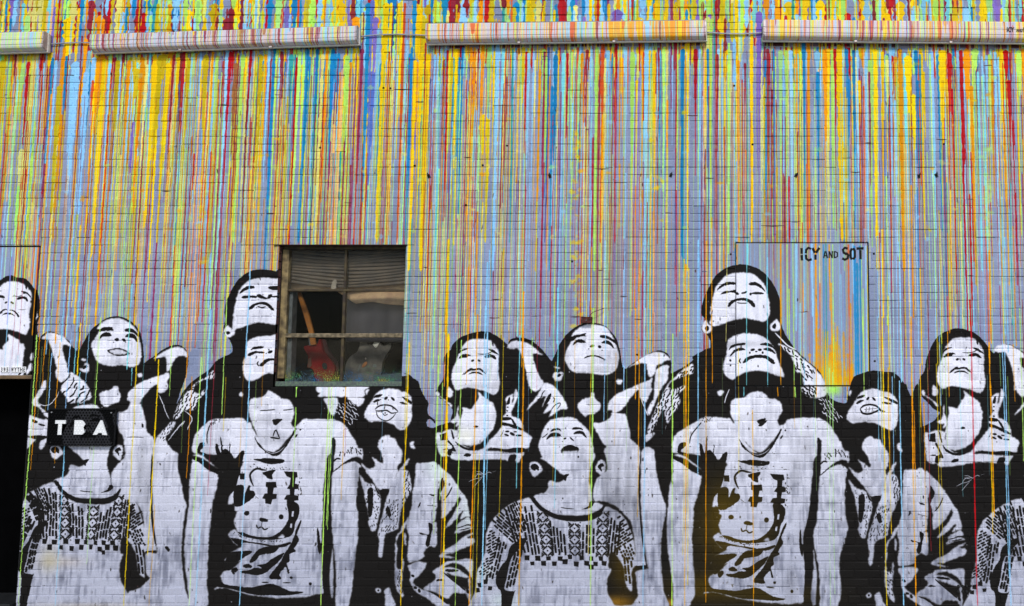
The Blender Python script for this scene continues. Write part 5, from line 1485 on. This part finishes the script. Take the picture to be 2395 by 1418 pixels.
q6 = lambda s, y: [(X(630 + float(a) / 6.95, 740 + float(b) / 6.95, y), Z(740 + float(b) / 6.95, y)) for a, b in (t.split(',') for t in s.split())]
q7 = lambda s, y: [(X(630 + float(a) / 6.95, 560 + float(b) / 6.95, y), Z(560 + float(b) / 6.95, y)) for a, b in (t.split(',') for t in s.split())]
def smooth_pts(pts, n=4):
    return [tuple(p) for p in smooth(np.array(pts), True, n)]
ps = MB().prism(smooth_pts(q7('1005,800 1015,720 1025,690 1055,655 1085,660 1095,700 1085,760 1080,800', 0.105), 3), 0.105, 0.107).build('paper_scrap', mat('torn_paper', (0.45, 0.38, 0.30), 0.9, 0, 0.3, 20, 0.1))
ps['label'] = 'small torn paper scrap stuck behind the upper left window pane'; ps['category'] = 'paper'

# two guitars leaning inside the lower panes
GY = 0.27
g1 = thing('electric_guitar', 'red electric guitar with an orange neck leaning inside the window', 'guitar')
body = smooth_pts(q6('560,490 610,478 660,470 715,462 720,470 760,462 790,445 800,390 820,372 838,430 850,500 862,560 900,610 940,650 1000,715 1045,790 1062,850 1055,920 1010,1000 940,1060 860,1085 790,1070 745,1010 725,950 720,880 690,850 650,838 615,832 622,780 640,690 625,640 600,590 572,540', GY), 3)
MB().prism(body, GY, GY + 0.035, 0, 0.004).build('body', mat('red_lacquer', (0.22, 0.003, 0.005), 0.6, 0, 0.3, 6, 0.02, col2=(0.13, 0.002, 0.004), spec=0.15), g1)
side = smooth_pts(q6('800,392 830,372 870,380 895,440 910,520 950,600 1010,650 1060,720 1090,810 1090,900 1050,1000 980,1060 900,1090 860,1085', GY) + q6('940,1050 1000,1000 1050,920 1056,850 1040,790 1000,720 940,655 860,560 840,440', GY), 3)
MB().prism(side, GY + 0.036, GY + 0.05).build('binding', mat('dark_binding', (0.06, 0.012, 0.014), 0.4, 0, 0.3, 9, 0.05), g1)
nk = q6('425,-560 640,250 715,470 650,475 570,250 345,-560', GY)
nk = [(X(u, v, GY - 0.012), Z(v, GY - 0.012)) for u, v in ((694, 684), (703, 684), (722, 735), (733, 776), (739, 806), (727, 808), (722, 776), (711, 738))]
MB().prism(nk, GY - 0.016, GY + 0.004, 0, 0.003).build('neck', mat('orange_wood', (0.42, 0.16, 0.03), 0.4, 0, 0.35, 12, 0.05, col2=(0.30, 0.10, 0.02)), g1)
for k in range(9):
    t = (k + 0.5) / 9.5
    a = (nk[0][0] * (1 - t) + nk[5][0] * t, nk[0][1] * (1 - t) + nk[5][1] * t); b = (nk[1][0] * (1 - t) + nk[4][0] * t, nk[1][1] * (1 - t) + nk[4][1] * t)
    MB().tube([(a[0] - .004, GY - 0.0165, a[1]), (b[0] + .002, GY - 0.0165, b[1])], 0.0009, 5).build('fret', M_GREY, g1)
MB().prism(q6('640,360 720,370 725,470 655,475', GY), GY - 0.0075, GY - 0.001).build('neck_plate', M_GREY, g1)
MB().prism(smooth_pts(q6('865,770 900,755 930,775 942,820 930,860 900,862 872,840 860,805', GY), 3), GY - 0.005, GY - 0.0005).build('pickup', M_SEAM, g1)
MB().prism(q6('640,690 680,670 690,800 650,838 622,830', GY), GY - 0.004, GY - 0.0005).build('pickguard', mat('brown_plastic', (0.12, 0.05, 0.03), 0.4, 0, 0.3, 20, 0.05), g1)
g2 = thing('guitar_body', 'bare grey guitar body without a neck standing inside the lower right pane', 'guitar')
body2 = smooth_pts(q6('1480,380 1520,360 1560,378 1585,440 1625,470 1660,462 1690,440 1740,420 1800,448 1850,490 1915,475 1950,432 1985,445 1980,500 1945,560 1910,600 1890,660 1845,720 1832,800 1822,880 1805,980 1790,1080 1500,1085 1290,1080 1240,980 1232,860 1255,740 1320,650 1400,595 1445,565 1462,490', GY), 3)
MB().prism(body2, GY, GY + 0.04, 0, 0.006).build('body', mat('raw_grey_body', (0.15, 0.13, 0.11), 0.6, 0, 0.4, 9, 0.1, col2=(0.045, 0.04, 0.036)), g2)
MB().prism(q6('1730,380 1800,418 1750,505 1725,510 1685,460', GY), GY - 0.006, GY - 0.0005).build('neck_plate', mat('cream_plate', (0.62, 0.58, 0.50), 0.5, 0, 0.1, 20, 0.05), g2)
for a, b in ((1728, 405), (1772, 426), (1735, 492)):
    x, z = q6('%d,%d' % (a, b), GY)[0]
    MB().tube([(x, GY - 0.0085, z), (x, GY - 0.006, z)], 0.0028, 8).build('screw', M_SEAM, g2)
MB().prism(smooth_pts(q6('1575,735 1592,760 1570,800 1520,835 1512,800 1540,760', GY), 2), GY - 0.005, GY - 0.0005).build('pickup', mat('copper_pickup', (0.40, 0.16, 0.06), 0.5, 0.1, 0.3, 20, 0.05), g2)
MB().prism(q6('1560,670 1580,680 1575,705 1555,698', GY), GY - 0.004, GY - 0.0005).build('bridge', mat('pale_metal', (0.5, 0.4, 0.35), 0.4, 0.3, 0.2, 20, 0.05), g2)
MB().prism(q6('1475,770 1490,780 1450,900 1435,895', GY), GY - 0.003, GY - 0.0005).build('switch_slot', M_GREY, g2)
MB().prism(smooth_pts(q6('1690,780 1735,785 1740,820 1700,830 1680,805', GY), 2), GY - 0.003, GY - 0.0005).build('control_cover', M_GREY, g2)
bs = MB().prism(q6('1690,960 2175,915 2175,1085 1690,1085', 0.2), 0.2, 0.204).build('glass_sheet', mat('blue_grey_sheet', (0.075, 0.095, 0.115), 0.4, 0, 0.2, 6, 0.03))
bs['label'] = 'low blue grey sheet propped behind the bottom right pane'; bs['category'] = 'sheet'

# ------------------------------------------------------------------ long lamps along the top, covers streaked with paint
M_METAL = mat('lamp_metal', (0.52, 0.46, 0.44), 0.4, 0.3, 0.25, 20, 0.1, col2=(0.38, 0.30, 0.28))
def lens_mat():
    m, nt, b, link = new_mat('lamp_cover')
    uv = nt.nodes.new('ShaderNodeUVMap')
    im = nt.nodes.new('ShaderNodeTexImage'); im.image = lamp_image; im.extension = 'EXTEND'
    link(uv.outputs[0], im.inputs[0]); link(im.outputs[0], b.inputs['Base Color'])
    b.inputs['Roughness'].default_value = 0.42
    b.inputs['Specular IOR Level'].default_value = 0.3
    w = nt.nodes.new('ShaderNodeTexWave'); w.inputs['Scale'].default_value = 60; w.bands_direction = 'X'
    tc = nt.nodes.new('ShaderNodeTexCoord'); link(tc.outputs['Object'], w.inputs['Vector'])
    bp = nt.nodes.new('ShaderNodeBump'); bp.inputs['Strength'].default_value = 0.08; bp.inputs['Distance'].default_value = 0.002
    link(w.outputs['Fac'], bp.inputs['Height']); link(bp.outputs[0], b.inputs['Normal'])
    return m
M_LENS = lens_mat()
# profile of the cover: out from the wall (y, street side negative) and height as a share of the lamp's own height
PROF = [(-0.030, 1.0), (-0.084, 1.0), (-0.091, 0.97), (-0.094, 0.93), (-0.0945, 0.74), (-0.098, 0.725), (-0.098, 0.60), (-0.0945, 0.585), (-0.0945, 0.47), (-0.098, 0.455), (-0.098, 0.33), (-0.0945, 0.315), (-0.093, 0.22), (-0.088, 0.15), (-0.055, 0.03), (-0.030, 0.02)]
def lamp(k, u0, v0, u1, v1, vb0, vb1, label):
    """box lamp seen between its top corners (u0, v0)-(u1, v1); bottom edge at vb0, vb1"""
    ym, yb = -0.075, -0.034
    xa, xb = X(u0, v0, ym), X(u1, v1, ym)
    za, zb = Z(v0, ym), Z(v1, ym)
    ha, hb = za - Z(vb0, yb), zb - Z(vb1, yb)
    H = (ha + hb) / 2; L = math.hypot(xb - xa, zb - za)
    t = thing('wall_lamp', label, 'wall lamp', (xa, 0, (za - ha + zb - hb) / 2 - (zb - za) / 2), 'long wall lamps in a row')
    t.rotation_euler = (0, -math.atan2(zb - za, xb - xa), 0)
    MB().box(0.0, L, -0.028, -0.006, 0.004, H - 0.004, 0, 0.003).build('back_box', M_METAL, t)
    rim = MB()
    rim.box(-0.006, L + 0.006, -0.052, -0.0285, -0.007, 0.0015, 0, 0.001)
    rim.box(-0.006, -0.0005, -0.050, -0.0285, 0.002, H, 0, 0.001)
    rim.box(L + 0.0005, L + 0.006, -0.050, -0.0285, 0.002, H, 0, 0.001)
    rim.build('rim', mat('pale_rim', (0.70, 0.66, 0.60), 0.5, 0, 0.2, 30, 0.05), t)
    NX = 40
    me = bpy.data.meshes.new('cover')
    v, f, uvs = [], [], []
    arc = [0]
    for a, b in zip(PROF, PROF[1:]):
        arc.append(arc[-1] + math.hypot(b[0] - a[0], (b[1] - a[1]) * H))
    e = 0.014
    for i in range(NX + 1):
        for (y, z), s in zip(PROF, arc):
            v.append((e + (L - 2 * e) * i / NX, y, z * H))
    n = len(PROF)
    for i in range(NX):
        for j in range(n - 1):
            a = i * n + j
            f.append((a, a + 1, a + n + 1, a + n))
            for ii, jj in ((i, j), (i, j + 1), (i + 1, j + 1), (i + 1, j)):
                uvs.append((ii / NX, (3 - k) * 0.25 + 0.003 + 0.244 * (1 - arc[jj] / arc[-1])))
    me.from_pydata(v, [], f)
    ul = me.uv_layers.new(name='UVMap')
    ul.data.foreach_set('uv', [c for q in uvs for c in q])
    me.update()
    link_obj('cover', me, t, [M_LENS])
    for x, d in ((0.0, 0.0135), (L - 0.0135, 0.0135)):
        cp = MB()
        bm = bmesh.new()
        A = [bm.verts.new((x, y * 1.03, z * H * 1.01)) for y, z in PROF]; B = [bm.verts.new((x + d, y * 1.03, z * H * 1.01)) for y, z in PROF]
        bm.faces.new(A); bm.faces.new(B[::-1])
        for i in range(len(A)):
            j = (i + 1) % len(A)
            bm.faces.new((A[i], B[i], B[j], A[j]))
        bmesh.ops.recalc_face_normals(bm, faces=list(bm.faces))
        cp.add_bm(bm); cp.build('end_cap', M_METAL, t)
    for q in (0.33, 0.67):
        MB().box(L * q - 0.012, L * q + 0.012, -0.070, -0.0525, -0.013, 0.004, 0, 0.002).build('clip', M_METAL, t)
    return t, L, H
lamp(0, -520, 92, 108, 75, 140, 122, 'leftmost lamp with a lime streaked cover cut off by the photo edge')
lamp(1, 216, 82, 838, 62, 122, 109, 'tilted lamp above the window left of the middle with red and blue streaks')
lamp(2, 998, 57, 1652, 49, 106, 95, 'middle lamp above the dripping wall with orange patches at its right end')
t4, L4, H4 = lamp(3, 1785, 47, 2440, 53, 97, 103, 'rightmost lamp with pink streaks and black stencilled lettering')

def text_mesh(txt, height, name='lettering', depth=0.0, squeeze=1.0, bold=0.0):
    cu = bpy.data.curves.new('text', 'FONT')
    cu.body = txt; cu.size = 1.0; cu.extrude = depth; cu.offset = bold; cu.resolution_u = 3
    ob = bpy.data.objects.new('text', cu)
    C.objects.link(ob)
    dg = bpy.context.evaluated_depsgraph_get()
    me = bpy.data.meshes.new_from_object(ob.evaluated_get(dg))
    C.objects.unlink(ob); bpy.data.objects.remove(ob); bpy.data.curves.remove(cu)
    xs = np.array([v.co[:] for v in me.vertices])
    s = height / (xs[:, 1].max() - xs[:, 1].min())
    for v in me.vertices:
        v.co = ((v.co.x - xs[:, 0].min()) * s * squeeze, -v.co.z, (v.co.y - xs[:, 1].min()) * s)
    return me
M_INK = mat('black_ink', (0.012, 0.012, 0.014), 0.6, 0, 0.2, 40, 0)
x0 = X(2355, 70, -0.1) - X(1785, 47, -0.07)
for txt, dx, h in (('ICY', 0.0, 0.042), ('AND', 0.078, 0.026), ('SOT', 0.140, 0.042)):
    me = text_mesh(txt, h, depth=0.001, squeeze=0.72, bold=0.02)
    o = link_obj('lettering', me, t4, [M_INK])
    o.location = (x0 + dx, -0.1025, H4 * 0.45)

# cables between the lamps
M_CABLE = mat('grey_conduit', (0.36, 0.38, 0.42), 0.5, 0.2, 0.3, 30, 0.1)
for (u0, v0), (um, vm), (u1, v1), lab in (((106, 104), (160, 98), (218, 100), 'short grey cable between the two lamps at the far left'),
                                          ((838, 86), (905, 76), (1000, 83), 'grey cable arching between the two middle lamps'),
                                          ((1650, 75), (1715, 82), (1788, 76), 'pale blue cable sagging between the two right lamps')):
    t = np.linspace(0, 1, 14)
    us = (1 - t) ** 2 * u0 + 2 * t * (1 - t) * um + t ** 2 * u1; vs = (1 - t) ** 2 * v0 + 2 * t * (1 - t) * vm + t ** 2 * v1
    o = MB().tube([(X(u, v, -0.02), -0.014, Z(v, -0.02)) for u, v in zip(us, vs)], 0.006, 8).build('cable', M_CABLE, None, True)
    o['label'] = lab; o['category'] = 'cable'; o['group'] = 'cables between the lamps'

# ------------------------------------------------------------------ honeycomb sign TBA
SY = -0.035
sx0, sx1, sz0, sz1 = X(114, 1000, SY), X(268, 1000, SY), Z(1041, SY), Z(958.5, SY)
sg = thing('hanging_sign', 'black honeycomb mesh sign with white letters TBA beside the doorway', 'sign', (sx0, SY, sz0))
M_MESH = mat('black_mesh', (0.008, 0.008, 0.009), 0.8, 0.0, 0.3, 30, 0, spec=0.1)
M_WEB = mural_mat('mesh_overspray', 0.0, -1.0, 0.0, 0.6, 0.03)
M_WHITE = mat('white_letter', (0.70, 0.71, 0.72), 0.5, 0, 0.05, 30, 0.02)
def honey(x0, x1, z0, z1, pitch, hole, y0, y1, keep, mi=0):
    """perforated plate: hexagon cells, each a ring round a six-sided hole"""
    s = MB()
    r = pitch / math.sqrt(3); ri = r * hole
    row = 0; z = z0
    while z < z1:
        x = x0 + (pitch / 2 if row % 2 else 0)
        while x < x1:
            if keep(x, z):
                n = len(s.v)
                for y in (y0, y1):
                    for rr in (r, ri):
                        for a in range(6):
                            an = R(60 * a + 30)
                            px = min(max(x + rr * math.cos(an), x0), x1); pz = min(max(z + rr * math.sin(an), z0), z1)
                            s.v.append((px, y, pz))
                for a in range(6):
                    b = (a + 1) % 6
                    s.f += [(n + a, n + 6 + a, n + 6 + b, n + b), (n + 6 + a, n + 18 + a, n + 18 + b, n + 6 + b)]
                    s.m += [mi, mi]
            x += pitch
        z += pitch * math.sqrt(3) / 2; row += 1
    return s
SW, SH = sx1 - sx0, sz1 - sz0
honey(0, SW, 0, SH, 0.0255, 0.60, 0.0, 0.003, lambda x, z: True).build('mesh_plate', M_WEB, sg)
MB().box(0.0, SW, 0.0045, 0.010, 0.0, SH).build('backing', mat('black_backing', (0.004, 0.004, 0.005), 0.9, 0, 0.2, 20, 0, spec=0.1), sg)
fr = MB()
for a, b, c, d in ((-0.006, SW + 0.006, -0.008, 0.0), (-0.006, SW + 0.006, SH, SH + 0.012), (-0.010, 0.0, 0.0, SH), (SW, SW + 0.010, 0.0, SH)):
    fr.box(a, b, -0.004, 0.008, c, d, 0, 0.0015)
fr.build('rim', M_MESH, sg)
qn = lambda s: [(X(90 + float(a) / 11.815, 940 + float(b) / 11.815, SY) - sx0, Z(940 + float(b) / 11.815, SY) - sz0) for a, b in (t.split(',') for t in s.split())]
LT = {'T': '498,508 785,508 778,604 682,604 662,910 552,910 580,604 490,604',
      'B': '1030,508 1210,508 1260,530 1320,620 1272,700 1312,780 1305,840 1235,903 1000,903',
      'A': '1740,512 1790,512 1920,920 1790,912 1780,860 1685,855 1640,908 1530,910'}
for ch, s in LT.items():
    o = MB().prism(qn(s), -0.012, -0.0045).build('letter', M_WHITE, sg)
    o['label'] = 'white letter ' + ch
    pl = [np.array(qn(s))]
    zz = min(p[1] for p in qn(s)) + 0.010
    dots = MB(); row = 0
    while zz < max(p[1] for p in qn(s)) - 0.004:
        x = min(p[0] for p in qn(s)) + (0.0128 if row % 2 else 0)
        while x < max(p[0] for p in qn(s)):
            if all(inside(pl[0], (x + dx, zz + dz)) for dx in (-.006, .006) for dz in (-.004, .004)):
                bm = bmesh.new()
                bmesh.ops.create_circle(bm, cap_ends=True, radius=0.0052, segments=6, matrix=Matrix.Translation((x, -0.0128, zz)) @ Matrix.Rotation(R(90), 4, 'X'))
                dots.add_bm(bm)
            x += 0.0255
        zz += 0.0221; row += 1
    if dots.v:
        dots.build('perforation', mat('white_shade', (0.95, 0.95, 0.95), 0.4, 0, 0.02, 30, 0), o)
for u, v in ((122, 964.5), (261.5, 965.5), (120, 1035), (262, 1036)):
    x, z = X(u, v, SY) - sx0, Z(v, SY) - sz0
    MB().tube([(x, 0.034, z), (x, -0.008, z)], 0.0055, 8).build('bolt', mat('bolt_metal', (0.35, 0.35, 0.35) if v < 1000 else (0.02, 0.02, 0.02), 0.5, 0.5, 0.2, 20, 0), sg)

# ------------------------------------------------------------------ address plates over the door
ad = thing('address_sign', 'small white plates reading 395 WYTHE above the black doorway', 'sign', (X(-2, 870, 0), 0.0, Z(871.5)))
M_PLATE = mat('white_plate', (0.80, 0.80, 0.82), 0.45, 0, 0.05, 30, 0.02)
pxs = lambda u: X(u, 865) - X(-2, 865)
for a, b, txt in ((0.6, 20.6, '395'), (25.6, 60.3, 'WYTHE')):
    w = (b - a) / len(txt)
    for i, ch in enumerate(txt):
        p = MB().box(pxs(a + i * w) + 0.0006, pxs(a + (i + 1) * w) - 0.0006, -0.001, 0.005, 0, Z(858.5) - Z(871.5) + 0.002, 0, 0.0008).build('plate', M_PLATE, ad)
        me = text_mesh(ch, 0.036, depth=0.0008, squeeze=0.62, bold=0.018)
        wd = max(v.co.x for v in me.vertices)
        k = min(1.0, (pxs(b) - pxs(a)) / len(txt) * 0.80 / wd)
        for v in me.vertices:
            v.co.x *= k
        o = link_obj('character', me, p, [M_INK])
        o.location = ((pxs(a + i * w) + pxs(a + (i + 1) * w)) / 2 - wd * k / 2, -0.002, 0.006)

# ------------------------------------------------------------------ rusty bracket with a loose wire, stubs of old anchors
br = thing('rusty_bracket', 'rusty metal bracket with a bent wire above the boy in the middle', 'bracket', (X(1372, 750), 0, Z(750)))
M_RB = mat('brown_rust', (0.10, 0.025, 0.018), 0.8, 0.2, 0.5, 60, 0.5, col2=(0.04, 0.012, 0.012))
o0 = (X(1372, 750), Z(750))
pb = lambda u, v: (X(u, v) - o0[0], Z(v) - o0[1])
x0_, z0_ = pb(1359, 757); x1_, z1_ = pb(1386, 741)
MB().box(x0_, x1_, -0.006, 0.0, z0_, z1_, 0, 0.002).build('back_plate', M_RB, br)
MB().box(x0_ + 0.01, x1_ - 0.004, -0.045, -0.0065, z0_ + 0.004, z0_ + 0.012, 0, 0.002).build('shelf', M_RB, br)
MB().prism([pb(1360, 741), pb(1366, 741), pb(1372, 755), pb(1362, 756)], -0.03, -0.0065).build('gusset', M_RB, br)
for u, v in ((1371.5, 749.5), (1365, 745)):
    x, z = pb(u, v)
    MB().tube([(x, -0.014, z), (x, -0.006, z)], 0.006, 8).build('bolt', M_GREY, br)
MB().tube([(pb(u, v)[0], -0.008 - d, pb(u, v)[1]) for u, v, d in ((1378, 745, .01), (1383, 737, .035), (1389, 732, .045), (1396, 729, .045), (1404, 726, .04), (1414, 722, .02))], 0.0028, 6).build('wire', M_RB, br)
for i, (u, v, lab) in enumerate(((1003, 412, 'black anchor stub in the drips above the right edge of the window'), (1286, 412, 'bent black anchor stub in the middle of the dripping wall'), (1569, 410, 'orange stained anchor stub right of the middle of the drips'),
                                 (1862, 410, 'black anchor stub above the steel panel'), (2149, 412, 'left one of the two close anchor stubs at the right'), (2190, 410, 'right one of the two close anchor stubs at the right'))):
    t = thing('anchor_stub', lab, 'anchor', (X(u, v), 0, Z(v)), 'rusty anchor stubs in one line across the wall')
    t.rotation_euler = (0, rnd.uniform(-0.5, 0.5), 0)
    MB().box(-0.012, 0.012, -0.004, 0.001, -0.018, 0.016, 0, 0.001).build('plate', M_SEAM, t)
    MB().tube([(0, -0.004, 0.0), (0.003, -0.022, 0.004), (0.006, -0.034, 0.020)], [0.007, 0.006, 0.004], 7).build('stub', M_SEAM, t)
